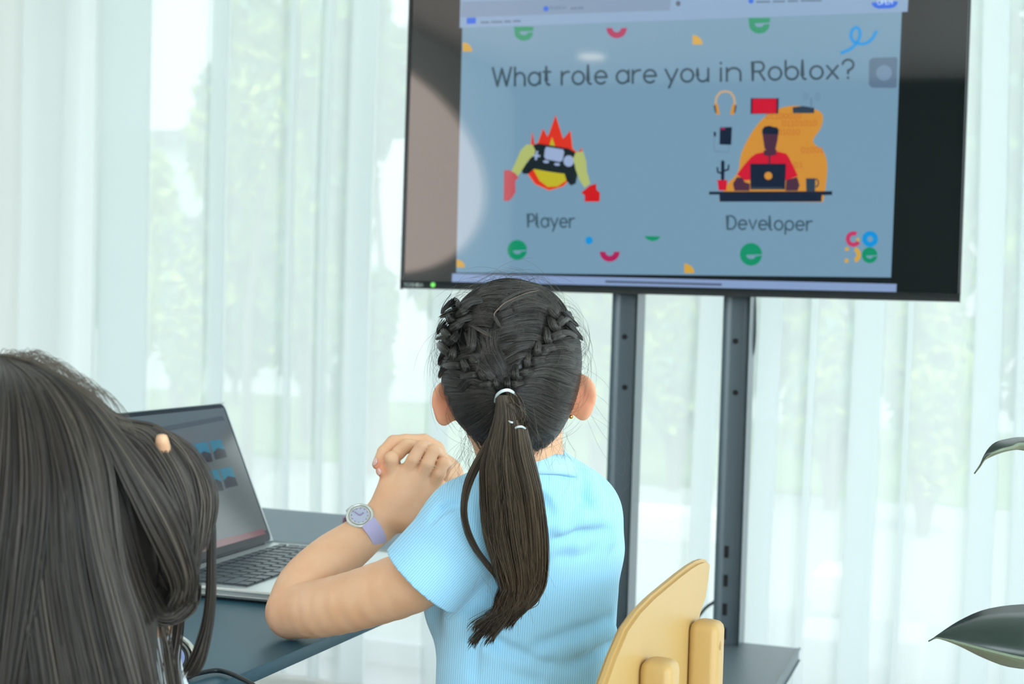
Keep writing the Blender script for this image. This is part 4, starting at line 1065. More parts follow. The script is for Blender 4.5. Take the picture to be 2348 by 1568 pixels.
    s.path([P(1006, 1050, Y1-.002), P(985, 1045, Y1-.016), P(958, 1060, Y1-.02), P(940, 1082, Y1-.012)], [.011, .0092, .0086, .0074], .0022)
    s.path([P(1012, 1062, Y1), P(1000, 1078, Y1-.014), P(985, 1096, Y1-.014), P(970, 1110, Y1-.006)], [.0105, .0088, .008, .007], .0022)
    s.path([P(1030, 1100, Y1+.01), P(1010, 1110, Y1-.01), P(1000, 1135, Y1-.02)], [.012, .009, .0078], .004)
    # right forearm and upper arm, mostly hidden behind the trunk
    rw = P(1056, 1150, Y1+.03); re = P(1240, 1330, 1.86); rs_ = P(1350, 1200, 1.64)
    s.path([P(1044, 1128, Y1+.02), rw, P(1150, 1250, 1.89), re], [.0225, .0225, .029, .032], .008)
    s.path([re, P(1310, 1270, 1.74), rs_], [.033, .035, .040], .01)
    V, Q = s.mesh(1)
    return V, Q
V, Q = body_girl()
# hips and legs, coarser, under the table line
s = Sdf((-.38, 1.42, .02), (.28, 2.35, .80), .006)
hip = np.array([.03, 1.63, .50])
s.ell((.035, 1.66, .66), (.075, .040, .13), k=.04); s.ell(hip, (.12, .085, .085), k=.03)
for q, kx in ((-.055, -.36), (.055, -.22)):
    h_ = hip+E2*q*.9*0+E1*0+np.array([q, .02, -.01]); kn_ = np.array([h_[0]-.20+q*.2, h_[1]+.30+q*.6, .475]); an = kn_+np.array([-.02, .03, -.395])
    s.path([h_, kn_, an], [.062, .045, .028], .02); s.cone(an+(0, 0, -.03), an+(-.06, .12, -.045), .026, .02, .01)
V2, Q2 = s.mesh(1)
VA = np.vstack([V, V2]); fl = np.zeros(len(VA))
for q_, rr in ((P(1020, 922, 1.572), .034), (P(1337, 910, 1.572), .034), (P(868, 1075, 1.82), .016), (P(671, 1420, 1.735), .04)):
    fl = np.maximum(fl, np.clip(1.15-np.linalg.norm(VA-q_, axis=1)/rr, 0, 1)*(.8 if rr < .035 else .3))  # ears: own redness plus backlit glow painted in; fingertip and elbow: own redness
bodyme = np_mesh('body', VA, np.vstack([Q, Q2+len(V)]), attrs={'flush': fl})
body = link('body', bodyme, m_skin, girl)
# finger nails
m_nail = mat('finger_nail', (226, 186, 176), .25, spec=.6)
def nail(c, n_, t_, w, l):
    n_ = np.array(n_)/np.linalg.norm(n_); t_ = np.array(t_)-(np.array(t_) @ n_)*n_; t_ /= np.linalg.norm(t_); u_ = np.cross(n_, t_)
    bm = bmesh.new(); r_ = bmesh.ops.create_uvsphere(bm, u_segments=16, v_segments=10, radius=1)
    for v in r_['verts']:
        q = v.co.copy(); v.co = Vector(c+u_*q.x*w+t_*q.y*l+n_*(q.z*.0018-.0016*q.x*q.x))
    fin(bm, 'nail', m_nail, girl, smooth=True)
Y1 = 1.877
nail(P(859, 1058, Y1-.052), (-.75, -.6, .25), (-.3, -.1, -1), .0042, .0058); nail(P(868, 1081, Y1-.060), (-.75, -.65, -.1), (-.3, -.1, -1), .0036, .0048)
for x, y in ((1047, 960), (1309, 955)):
    bm = bmesh.new(); r_ = bmesh.ops.create_uvsphere(bm, u_segments=14, v_segments=8, radius=.0026)
    for v in r_['verts']: v.co += Vector(P(x, y, 1.566))
    fin(bm, 'ear_stud', mat('gold', (206, 160, 84), .25, metal=1), girl, smooth=True)
# eyes
m_eye = mat('eye_white', (236, 236, 232), .2); m_iris = mat('iris', (34, 22, 16), .15)
for sx in (-1, 1):
    c = HC+(sx*.024-.003, .098, -.012)
    bm = bmesh.new(); r_ = bmesh.ops.create_uvsphere(bm, u_segments=20, v_segments=14, radius=.0105)
    for v in r_['verts']: v.co += Vector(c)
    ey = fin(bm, 'eye', m_eye, girl, smooth=True)
    cyl('iris', c+(0, .0093, 0), c+(0, .0107, 0), .0048, m_iris, ey, 20)

# ---- the blue ribbed top
def shirt_mat():
    M = bpy.data.materials.new('ribbed_knit'); M.use_nodes = True; nt = M.node_tree; b = nt.nodes['Principled BSDF']; N = nt.nodes.new; L = nt.links.new
    at = N('ShaderNodeAttribute'); at.attribute_name = 'rib'
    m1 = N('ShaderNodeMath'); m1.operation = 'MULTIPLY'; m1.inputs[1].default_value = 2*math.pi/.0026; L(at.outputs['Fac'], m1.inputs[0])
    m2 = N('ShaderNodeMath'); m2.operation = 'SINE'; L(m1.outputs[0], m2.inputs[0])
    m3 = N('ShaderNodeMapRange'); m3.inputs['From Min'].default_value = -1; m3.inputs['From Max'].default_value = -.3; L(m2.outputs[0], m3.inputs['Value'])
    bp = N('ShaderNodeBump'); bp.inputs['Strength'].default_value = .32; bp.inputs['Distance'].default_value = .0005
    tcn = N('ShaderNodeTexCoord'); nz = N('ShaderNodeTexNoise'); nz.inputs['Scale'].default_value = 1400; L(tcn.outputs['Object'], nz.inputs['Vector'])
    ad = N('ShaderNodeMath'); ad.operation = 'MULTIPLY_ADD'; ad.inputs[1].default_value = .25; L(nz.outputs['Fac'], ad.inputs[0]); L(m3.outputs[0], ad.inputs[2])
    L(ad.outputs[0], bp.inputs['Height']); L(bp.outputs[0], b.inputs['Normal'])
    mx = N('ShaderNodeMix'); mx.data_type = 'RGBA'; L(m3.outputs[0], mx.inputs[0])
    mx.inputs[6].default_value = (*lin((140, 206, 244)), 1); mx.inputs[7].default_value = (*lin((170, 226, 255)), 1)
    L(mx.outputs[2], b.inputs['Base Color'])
    b.inputs['Roughness'].default_value = .85; b.inputs['Specular IOR Level'].default_value = .2
    b.inputs['Sheen Weight'].default_value = .25; b.inputs['Sheen Roughness'].default_value = .5
    return M
m_top = shirt_mat()
SL0 = P(1085, 1202, 1.600); SL1 = P(966, 1331, 1.604); sax = SL1-SL0; sax /= np.linalg.norm(sax)
def shirt():
    s = Sdf((-.16, 1.46, .60), (.19, 1.82, 1.01), .0022)
    s.cone(P(1165, 1160, 1.61), P(1318, 1183, 1.63), .044, .0455, .02)
    s.ell(P(1208, 1150, 1.61), (.058, .046, .040), k=.02)
    s.cone(P(1243, 1118, 1.615), P(1300, 1128, 1.615), .026, .024, .02)
    s.cone(P(1200, 1102, 1.602), P(1206, 1140, 1.612), .055, .060, .015)
    # back, waist
    s.cone(P(1236, 1200, 1.64), P(1214, 1320, 1.655), .082, .0960, .03, flat=((0, 1, 0), .68))
    s.cone(P(1214, 1320, 1.655), P(1212, 1460, 1.655), .0960, .092, .03, flat=((0, 1, 0), .68))
    s.cone(P(1214, 1460, 1.655), P(1210, 1600, 1.66), .090, .095, .03, flat=((0, 1, 0), .70))
    s.cone(P(1210, 1600, 1.66), P(1210, 1700, 1.66), .095, .098, .03, flat=((0, 1, 0), .74))
    s.ell(P(1322, 1290, 1.665), (.040, .045, .065), k=.02)
    # front of the chest, seen under the arm
    s.ell(P(1050, 1380, 1.715), (.042, .040, .052), k=.025); s.ell(P(1062, 1250, 1.70), (.040, .045, .06), k=.02)
    s.cone(P(1075, 1470, 1.69), P(1080, 1640, 1.69), .034, .036, .03)
    # shoulder cap and sleeve
    s.cone(P(1135, 1180, 1.605), P(1075, 1205, 1.60), .048, .052, .02)
    s2 = Sdf((-.16, 1.46, .60), (.19, 1.82, 1.01), .0022)
    s2.cone(SL0, SL1+sax*.03, .0525, .0525, .012); s2.cut(SL1, sax)
    s2.cone(SL1-sax*.014, SL1+sax*.05, .0462, .0478, .001, op='sub')
    hh_ = np.maximum(.014-np.abs(s.D-s2.D), 0)/.014; s.D = np.minimum(s.D, s2.D)-hh_*hh_*.014/4
    s.cone(P(1000, 1178, 1.655), P(1066, 1150, 1.655), .016, .024, .012)
    s.cone(P(1092, 1168, 1.632), P(990, 1214, 1.634), .006, .004, .008, op='sub')
    # right sleeve cap
    s.cone(P(1330, 1185, 1.635), P(1345, 1250, 1.68), .044, .044, .02)
    # creases
    GROOVE = 1
    def fold(pts, r, k=.012, op='sub', dep=0):
        s.path(pts, [r]*len(pts), k, op=op)
    def sp(x, y, off):    # point on the back surface found by marching towards the cloth
        g = ray(x, y); t = 1.46
        for _ in range(60):
            p = CAM+g*t; i = tuple(np.clip(((p-s.lo)/s.h).astype(int), 0, s.n-1)); d = float(s.D[i])
            if d < .0005: break
            t += max(d*.8, .001)
        return CAM+g*(t+off)
    for pts, off in ((((1110, 1462), (1180, 1500), (1260, 1520)), -.0035), (((1398, 1420), (1320, 1452), (1240, 1480)), -.0035), (((1400, 1475), (1350, 1500), (1290, 1540)), -.0035),
                     (((1290, 1232), (1330, 1226), (1392, 1222)), -.0040), (((1290, 1270), (1340, 1262), (1400, 1240)), -.0042), (((1345, 1110), (1338, 1140), (1350, 1160)), -.003),
                     (((1240, 1150), (1250, 1165), (1262, 1180)), -.003), (((1110, 1425), (1090, 1470), (1085, 1540)), -.003), (((1140, 1480), (1170, 1530), (1230, 1560)), -.0035)):
        fold([sp(x, y, off) for x, y in pts], .0052, .012)
    fold([sp(x, y, -.001) for x, y in ((1064, 1152), (1035, 1158), (1006, 1172), (990, 1190))], .0048, .006)
    for pts, off in ((((1285, 1210), (1330, 1185), (1370, 1180)), .004), (((1240, 1255), (1320, 1248), (1395, 1232)), .0045), (((1400, 1448), (1330, 1478), (1240, 1500)), .0045), (((1120, 1490), (1190, 1525), (1280, 1545)), .0045), (((1345, 1095), (1352, 1128), (1368, 1150)), .0045)):
        fold([sp(x, y, off) for x, y in pts], .0065, .012, 'add')
    # trims: sleeve opening, hem, neck hole
    s.cut(np.array([0, 0, .635]), np.array([0, 0, -1.0]))
    NA = P(1196, 1040, 1.597); NBt = P(1203, 1100, 1.612)
    s.cone(P(1188, 920, 1.592), P(1193, 962, 1.598), .0455, .0455, .001, op='sub')
    up_n = (NA-NBt)/np.linalg.norm(NA-NBt)
    return s.mesh(1)
V, Q = shirt()
# rib coordinate: along the trunk the ribs run down, on the sleeve they run along the arm
rel = V-SL0; al = rel @ sax
rad = np.linalg.norm(rel-al[:, None]*sax, axis=1)
u_ = np.cross(sax, np.array([0, 1.0, 0])); u_ /= np.linalg.norm(u_)
slv = (al > -.004) & (rad < .058) & ((V-P(1092, 1400, 1.6))@np.array([-1, 0, .3]) > -.03) & (al < .2)
tor = V[:, 0]+(V[:, 2]-.8)*-.03
rib = np.where(slv, rel @ u_, tor)
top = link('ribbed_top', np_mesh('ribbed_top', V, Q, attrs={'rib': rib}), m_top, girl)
m_band = mat('top_band', (176, 222, 248), .85, bump=.3, bscale=900)
# neck band and stitched hem
def neck_band():
    ctr = P(1203, 1088, 1.601); e1_ = np.array([1, 0, -.02]); e2_ = np.array([.0, 1, -.30]); e2_ /= np.linalg.norm(e2_)
    top_, bot = [], []
    n = 64; V_ = []
    for i in range(n):
        t = 2*math.pi*i/n; c, s_ = math.cos(t), math.sin(t)
        tilt_ = .008*c
        for r_, dz in ((.0480, .012), (.0505, .0125), (.0545, .006), (.0580, -.002), (.0595, -.010), (.052, -.012)):
            V_.append(ctr+e1_*c*r_*1.02+e2_*s_*r_*.98+EZ*(dz+tilt_))
    k_ = 6
    Q_ = [(i*k_+j, ((i+1) % n)*k_+j, ((i+1) % n)*k_+(j+1) % k_, i*k_+(j+1) % k_) for i in range(n) for j in range(k_)]
    bm = bmesh.new(); vs = [bm.verts.new(v) for v in V_]
    for q in Q_: bm.faces.new([vs[i] for i in q])
    return fin(bm, 'neck_band', m_band, girl, smooth=True)
neck_band()
def stitch_ring(name, c, ax_, r, off):
    a = np.cross(ax_, EZ); a /= np.linalg.norm(a); b = np.cross(ax_, a)
    pts = [c+ax_*off+a*r*math.cos(t)+b*r*math.sin(t) for t in np.linspace(0, 2*math.pi, 60)[:-1]]
    return tube(name, pts, .0006, mat('stitching', (120, 176, 214), .8), girl, 6, closed=True)
stitch_ring('sleeve_stitching', SL1, sax, .0505, -.0195); stitch_ring('sleeve_stitching', SL1, sax, .0505, -.0225)
# shorts
s = Sdf((-.30, 1.45, .36), (.25, 2.1, .72), .006)
s.ell((.033, 1.64, .60), (.098, .078, .09), k=.04); s.ell(hip, (.128, .094, .092), k=.03)
for q in (-.055, .055):
    h_ = hip+np.array([q, .02, -.01]); kn_ = np.array([h_[0]-.20+q*.2, h_[1]+.30+q*.6, .475]); s.cone(h_, h_*.45+kn_*.55, .070, .062, .02)
V, Q = s.mesh(1)
link('shorts', np_mesh('shorts', V, Q), mat('shorts_denim', (70, 88, 118), .85, vary=.1, bscale=100), girl)

# ---- her wristwatch (a thing of its own)
wa = P(815, 1232, 1.81); wb = P(866, 1190, 1.83); wax = (wb-wa)/np.linalg.norm(wb-wa)
WC = P(862, 1216, 1.822)
watch = empty('wristwatch', WC, 'round pale silver wristwatch with a lilac strap on the left wrist of the girl', 'watch')
dial_c = P(825, 1182, 1.800)
dn = P(815, 1166, 1.760)-dial_c; dn /= np.linalg.norm(dn)
wrc = wa+wax*((dial_c-wa) @ wax)
dn = dial_c-wrc; dn -= (dn @ wax)*wax; dn /= np.linalg.norm(dn); dn = dn+np.array([.10, -.50, .12]); dn /= np.linalg.norm(dn)
m_wc = mat('watch_case', (196, 200, 196), .3, metal=.35); m_ws = mat('watch_strap_lilac', (190, 184, 222), .6, bump=.3, bscale=700); m_wd = mat('watch_dial', (176, 184, 204), .4, vary=.1, bscale=400)
ua = np.cross(dn, EZ); ua /= np.linalg.norm(ua); va = np.cross(ua, dn)
def wr_ring(c, r, n=44): return [c+ua*r*math.cos(2*math.pi*i/n)+va*r*math.sin(2*math.pi*i/n) for i in range(n)]
D0 = dial_c
cyl('case', D0-dn*.0075, D0, .0178, m_wc, watch, 44, bev=.002)
tube('bezel', wr_ring(D0+dn*.0002, .0158), .0020, mat('watch_bezel', (206, 212, 206), .22, metal=.3), watch, 10, closed=True)
tube('bezel_ring', wr_ring(D0+dn*.0008, .0122), .0010, m_wc, watch, 8, closed=True)
cyl('dial', D0, D0+dn*.0006, .0118, m_wd, watch, 40)
for a_, l_, w_ in ((.6, .0085, .0007), (2.4, .006, .0009)):
    d_ = ua*math.cos(a_)+va*math.sin(a_); box('hand', D0+dn*.0013+d_*l_/2, l_/2, w_, .0002, mat('watch_hand', (150, 140, 180), .4), watch, ax=(d_, np.cross(dn, d_), dn))
for i in range(12):
    d_ = ua*math.cos(i*math.pi/6)+va*math.sin(i*math.pi/6); box('hour_mark', D0+dn*.0008+d_*.0103, .0009, .0003, .0002, mat('watch_mark', (110, 110, 140), .4), watch, ax=(d_, np.cross(dn, d_), dn))
# strap: a band around the forearm
sc0 = wrc; sr = .0284
b1_ = dial_c-wrc; b1_ /= np.linalg.norm(b1_); b2_ = np.cross(wax, b1_)
Vs = []
n = 48
for i in range(n):
    t = 2*math.pi*i/n; r_ = sr+(.0015 if math.cos(t) > .8 else 0)
    d_ = b1_*math.cos(t)+b2_*math.sin(t); cc_ = sc0
    for w_, o_2 in ((-.0078, 0), (.0078, 0), (.0078, .0018), (-.0078, .0018)): Vs.append(cc_+wax*w_*1.35+d_*(r_+o_2))
bm = bmesh.new(); vs = [bm.verts.new(v) for v in Vs]
for i in range(4, n-4):
    for j in range(4): bm.faces.new([vs[k_] for k_ in (i*4+j, ((i+1) % n)*4+j, ((i+1) % n)*4+(j+1) % 4, i*4+(j+1) % 4)])
fin(bm, 'strap', m_ws, watch)
for q in (-1, 1):
    box('lug', D0-dn*.004+(np.cross(wax, dn))*q*.0175, .003, .006, .002, m_wc, watch, bev=.001, ax=(np.cross(wax, dn), wax, dn))

# ================================================================== THE LONG-HAIRED PERSON IN THE FOREGROUND
H2 = P(18, 1112, 1.17)
p2 = empty('person', np.array([H2[0]+.02, 1.10, 0]), 'person in a pale top lifting their long loose dark hair, seen from behind', 'person')
s = Sdf((-.75, .72, .58), (-.10, 1.52, 1.13), .004)
s.ell(H2+(0, 0, .0), (.070, .085, .088), k=.01); s.ell(H2+(.012, .035, -.04), (.055, .058, .068), k=.03); s.ell(H2+(.02, .062, -.085), (.028, .028, .026), k=.03)
s.cone(H2+(.02, .098, -.02), H2+(.022, .112, -.04), .006, .009, .012)
for sx in (-1, 1): s.ell(H2+(sx*.074, 0, -.02), (.006, .014, .024), k=.008)
s.cone(H2+(.02, 0, -.08), H2+(.03, -.03, -.18), .043, .048, .02)
SC2 = H2+np.array([.03, -.02, -.22])
s.cone(SC2+(-.10, 0, 0), SC2+(.10, .03, -.01), .042, .042, .03); s.ell(SC2+(0, 0, -.12), (.10, .062, .14), k=.03)
s.cone(SC2+(-.12, 0, 0), SC2+(-.18, .16, -.13), .04, .03, .01); s.cone(SC2+(-.18, .16, -.13), SC2+(-.05, .36, -.10), .03, .022, .01)
# the arm that lifts the hair
rs2 = SC2+(.125, .02, -.015); rh = P(350, 1080, 1.235); rwr = P(330, 1180, 1.24); rel_ = P(345, 1640, 1.27)
s.path([rs2, rel_], [.040, .034], .01); s.path([rel_, P(348, 1440, 1.26), rwr], [.032, .019, .019], .01)
s.path([rwr, P(330, 1120, 1.235), rh], [.022, .024, .018], .01)
tipf = P(372, 1008, 1.168)
s.path([rh, P(366, 1056, 1.205), P(372, 1030, 1.178), tipf], [.011, .0085, .0072, .0066], .004)
for dx, dy in ((-22, 6), (-42, 22), (-60, 44)): s.path([rh+(0, 0, 0), P(350+dx, 1042+dy, 1.25), P(366+dx, 1024+dy, 1.235)], [.011, .0088, .0072], .003)
s.path([P(335, 1130, 1.235), P(372, 1120, 1.23), P(390, 1085, 1.235)], [.014, .011, .0085], .004)
V, Q = s.mesh(2)
s = Sdf((-.70, .70, .02), (.0, 1.75, .70), .008)
h2p = np.array([SC2[0]-.01, 1.06, .50]); s.ell(h2p, (.125, .09, .09), k=.03); s.ell((SC2[0], SC2[1]-.03, .62), (.09, .065, .13), k=.04)
for q in (-.06, .06):
    h_ = h2p+(q, .02, -.01); kn_ = h_+np.array([-.12+q*.2, .34, -.01]); kn_[2] = .475; an = kn_+np.array([0, .03, -.395])
    s.path([h_, kn_, an], [.064, .046, .028], .02); s.cone(an+(0, 0, -.03), an+(-.04, .13, -.045), .026, .02, .01)
V2, Q2 = s.mesh(1)
link('body', np_mesh('body', np.vstack([V, V2]), np.vstack([Q, Q2+len(V)])), m_skin, p2)
for sx in (-1, 1):
    c = H2+(sx*.024+.01, .090, -.012)
    bm = bmesh.new(); r_ = bmesh.ops.create_uvsphere(bm, u_segments=20, v_segments=14, radius=.0105)
    for v in r_['verts']: v.co += Vector(c)
    fin(bm, 'eye', m_eye, p2, smooth=True)
s = Sdf((-.75, .76, .55), (-.12, 1.5, 1.0), .004)
s.cone(SC2+(-.10, 0, 0), SC2+(.10, .03, -.01), .050, .050, .03); s.ell(SC2+(0, 0, -.12), (.110, .072, .15), k=.03)
s.cone(SC2+(-.11, 0, 0), SC2+(-.165, .12, -.10), .050, .044, .01)
s.path([rs2, P(322, 1640, 1.265)], [.052, .042], .02); s.cone(P(322, 1640, 1.265), P(350, 1465, 1.262), .040, .024, .02)
s.cut(P(356, 1440, 1.262), (0, 0, 1.0), P(356, 1440, 1.262)-.07, P(356, 1440, 1.262)+.09)
s.cut(np.array([0, 0, .575]), np.array([0, 0, -1.0]))
V, Q = s.mesh(2)
link('pale_top', np_mesh('pale_top', V, Q), mat('pale_top_cloth', (226, 238, 246), .8, bump=.3, bscale=300), p2)
s = Sdf((-.66, .85, .36), (-.08, 1.5, .68), .007)
s.ell(h2p, (.134, .10, .10), k=.03)
for q in (-.06, .06):
    h_ = h2p+(q, .02, -.01); kn_ = h_+np.array([-.12+q*.2, .34, -.01]); kn_[2] = .475; s.cone(h_, h_*.3+kn_*.7, .072, .055, .02)
V, Q = s.mesh(1); link('trousers', np_mesh('trousers', V, Q), mat('trouser_cloth', (188, 170, 140), .85), p2)
# ================================================================== HAIR OF THE GIRL IN BLUE
m_hair = hair_mat('plaited_dark_hair', (8, 9, 10), (92, 90, 84), .36)
m_pony = hair_mat('ponytail_hair', (8, 8, 9), (124, 108, 88), .34)
HX, HYd, HZU, HZL = .0770, .096, .0885, .108
def on_head(x, y, lift):
    """where the pixel ray meets the hair cap (arrays)"""
    x = np.asarray(x, float).ravel(); y = np.asarray(y, float).ravel(); lift = np.broadcast_to(lift, x.shape)
    g = fwd[None]+((x-1174)/F)[:, None]*rt+((784-y)/F)[:, None]*up; g = g/g[:, 1:2]
    out_ = np.zeros((len(x), 3)); done = np.zeros(len(x), bool)
    for hz, sgn in ((HZU, 1), (HZL, -1)):
        S = np.stack([HX+lift, HYd+lift, hz+lift], 1)
        o = (CAM-HC)/S; d = g/S
        a = (d*d).sum(1); b = 2*(o*d).sum(1); c = (o*o).sum(1)-1; disc = b*b-4*a*c
        t = np.where(disc > 0, (-b-np.sqrt(np.maximum(disc, 0)))/(2*a), -b/(2*a))
        p = CAM+g*t[:, None]
        q = (p-HC)/S; nq = np.linalg.norm(q, axis=1)
        p = np.where((disc > 0)[:, None], p, HC+q/nq[:, None]*S)
        ok = ((p[:, 2]-HC[2])*sgn >= 0) & ~done
        out_[ok] = p[ok]; done |= ok
        last = p
    out_[~done] = last[~done]
    return out_
hair = Strands()
s = Sdf(HC-(.10, .12, .13), HC+(.10, .125, .11), .0022)
s.ell(HC, (HX, HYd, HZU), k=.002); s.cut(HC, (0, 0, -1.0)); sU = s.D.copy(); s.D[:] = .08
s.ell(HC, (HX, HYd, HZL), k=.002); s.cut(HC, (0, 0, 1.0)); s.D = np.minimum(s.D, sU)
s.D = np.maximum(s.D, np.float32(-9)); 
nn_ = np.array([0, 1, -.9]); s.cut(HC+(0, .062, .030), nn_/np.linalg.norm(nn_))          # face side
s.cut(HC+(0, .015, -.02), np.array([0, 1, -.15])/1.011)if 0 else None
s.cut(HC+(0, -.02, -.098), np.array([0, .35, -.94]))
CV, CQ = s.mesh(2)
hair.solid(CV, CQ, .10)
def bundle(path, w0, w1, n, lift=.002, peak=.004, tint=.4, tv_=.22, r=.00042, k=16, wm=None, fray=0., seed=None, taper=True, twist=0.):
    """strands that follow a drawn path over the cap; widths in photo pixels"""
    c = catmull(path, k); t = np.linspace(0, 1, k)
    d = np.gradient(c, axis=0); d /= np.linalg.norm(d, axis=1)[:, None]; nrm = np.stack([-d[:, 1], d[:, 0]], 1)
    wm = (w0+w1)/2 if wm is None else wm
    wid = w0*(1-t)**2+2*wm*2*(1-t)*t*.75+w1*t**2
    a = rng.uniform(-1, 1, n)
    ph = rng.uniform(0, 6.28, n)
    off = a[:, None]*wid[None]*.5+np.sin(t[None]*rng.uniform(2, 7, (n, 1))+ph[:, None])*(.8+fray)*1.2
    if twist: off = off*np.cos(t*twist)[None]
    X = c[None, :, 0]+nrm[None, :, 0]*off; Y = c[None, :, 1]+nrm[None, :, 1]*off
    lf = lift+peak*np.sin(np.pi*np.clip(t, 0, 1))[None]*np.sqrt(np.maximum(0, 1-a[:, None]**2)+.02)+rng.uniform(0, .0012, (n, 1))+fray*.001*rng.normal(size=(n, 1))*t[None]**2
    Pn = on_head(X, Y, lf.ravel()).reshape(n, k, 3)
    R_ = r*(.7+.6*rng.uniform(size=(n, 1)))*np.ones((1, k))
    if taper: R_ = R_*np.minimum(1, np.minimum(t*8+.25, (1-t)*6+.2))[None]
    hair.add(Pn, R_, np.clip(tint+tv_*rng.normal(size=n)*.6, 0, 1))
Zm = lambda pts: [(960+x/3.267, 620+y/3.267) for x, y in pts]
# flat combed layer over the whole skull
flow = [
 # right half: from the parting towards the right plait
 ([(650, 235), (760, 215), (880, 235), (990, 300)], 60, 50), ([(600, 290), (750, 250), (920, 270), (1040, 360)], 60, 40), ([(600, 360), (760, 310), (920, 320), (1040, 400)], 60, 40),
 ([(600, 430), (760, 390), (900, 380), (1020, 420)], 60, 40), ([(560, 490), (740, 440), (880, 440), (1000, 480)], 60, 40), ([(560, 560), (720, 510), (860, 500), (980, 530)], 60, 40),
 ([(560, 620), (700, 570), (820, 555), (940, 560)], 60, 35), ([(590, 700), (690, 640), (800, 590), (900, 590)], 60, 35), ([(620, 760), (700, 700), (780, 650), (860, 650)], 50, 30),
 ([(850, 110), (960, 150), (1050, 220), (1110, 310)], 60, 60), ([(900, 160), (990, 210), (1060, 290), (1090, 370)], 50, 50), ([(760, 130), (900, 140), (1010, 230), (1060, 340)], 60, 50),
 # from the right hairline inwards
 ([(1150, 330), (1120, 340), (1080, 370), (1050, 420)], 50, 40), ([(1190, 420), (1140, 410), (1080, 430), (1030, 450)], 60, 40), ([(1215, 500), (1150, 490), (1080, 500), (1000, 520)], 60, 40),
 ([(1225, 580), (1150, 570), (1060, 580), (960, 600)], 60, 40), ([(1225, 660), (1130, 640), (1030, 640), (920, 650)], 60, 40), ([(1225, 740), (1130, 710), (1000, 690), (870, 700)], 70, 45),
 ([(1220, 820), (1110, 780), (980, 750), (830, 760)], 70, 50), ([(1215, 880), (1080, 840), (920, 800), (780, 800)], 70, 50), ([(1200, 940), (1060, 900), (900, 860), (740, 870)], 70, 50),
 ([(1180, 1000), (1040, 960), (880, 910), (720, 910)], 70, 50), ([(1150, 1070), (1020, 1030), (870, 960), (710, 930)], 70, 45), ([(1120, 1140), (1000, 1100), (860, 1020), (730, 960)], 70, 45),
 ([(1090, 1200), (980, 1160), (860, 1080), (760, 1010)], 70, 45), ([(1060, 1260), (960, 1220), (860, 1140), (780, 1060)], 60, 45), ([(1000, 1310), (920, 1270), (850, 1190), (790, 1100)], 60, 40),
 ([(920, 1330), (870, 1280), (820, 1200), (780, 1120)], 50, 35),
 # centre, falling from the second parting
 ([(560, 440), (560, 560), (620, 700), (670, 840)], 60, 40), ([(500, 510), (530, 640), (600, 760), (660, 870)], 60, 40), ([(430, 500), (480, 640), (560, 780), (640, 880)], 60, 40), ([(380, 450), (430, 600), (500, 760), (600, 880)], 60, 40),
 # left upper
 ([(700, 200), (600, 180), (480, 190), (350, 260)], 60, 60), ([(620, 260), (520, 240), (400, 270), (300, 350)], 60, 60), ([(560, 330), (470, 310), (380, 330), (290, 400)], 60, 50), ([(560, 390), (480, 370), (400, 380), (330, 430)], 50, 40),
 ([(800, 90), (640, 80), (500, 110), (380, 180)], 60, 60), ([(860, 120), (700, 120), (540, 140), (400, 210)], 60, 60), ([(500, 110), (420, 150), (350, 220), (290, 310)], 50, 50),
 # left side and lower left
 ([(180, 480), (240, 520), (300, 580), (360, 640)], 60, 50), ([(165, 600), (230, 620), (310, 670), (400, 740)], 60, 50), ([(165, 700), (240, 720), (340, 760), (450, 820)], 60, 50),
 ([(170, 800), (260, 810), (380, 840), (540, 890)], 70, 50), ([(190, 880), (300, 880), (430, 890), (560, 920)], 70, 45), ([(220, 960), (340, 950), (460, 930), (570, 940)], 70, 45),
 ([(250, 1040), (370, 1010), (480, 970), (580, 960)], 70, 45), ([(300, 1110), (400, 1060), (500, 1010), (590, 980)], 70, 45), ([(350, 1180), (440, 1120), (530, 1050), (600, 990)], 60, 40), ([(400, 1250), (480, 1190), (550, 1110), (610, 1010)], 60, 40), ([(450, 1290), (520, 1220), (580, 1130), (620, 1030)], 50, 35),
]
for pth, w0, w1 in flow:
    bundle(Zm(pth), w0/3.267*1.5, w1/3.267*1.5, 230, lift=.0008, peak=.0014, tint=.24, tv_=.38, r=.00026)
# two layers of plait strands, each a fat lens of hair crossing the plait line
def plait(line, half, n, seg_tint=.30, up_=.009, side=1):
    c = catmull(line, n+2)
    for i in range(n):
        a, b = c[i], c[i+1]; d = b-a; d /= np.linalg.norm(d); nr = np.array([-d[1], d[0]])
        sgn = 1 if i % 2 == 0 else -1
        w_ = half*(1-.35*i/n)
        st_ = a-d*w_*.55+nr*sgn*w_*1.15; en = b+d*w_*.35-nr*sgn*w_*.35; mid_ = (a+b)/2+nr*sgn*w_*.35-d*w_*.05
        bundle([tuple(st_), tuple(mid_), tuple(en)], w_*.35, w_*.28, 170, lift=.0030, peak=up_, tint=seg_tint, tv_=.36, r=.00032, k=14, wm=w_*.95)
plait(Zm([(1050, 300), (1045, 400), (1000, 500), (930, 590), (850, 680), (760, 770), (690, 860), (650, 900)]), 25, 13)
plait(Zm([(300, 230), (270, 330), (235, 430), (215, 540), (230, 650), (330, 730), (450, 790), (560, 860), (610, 900)]), 25, 14, up_=.010)
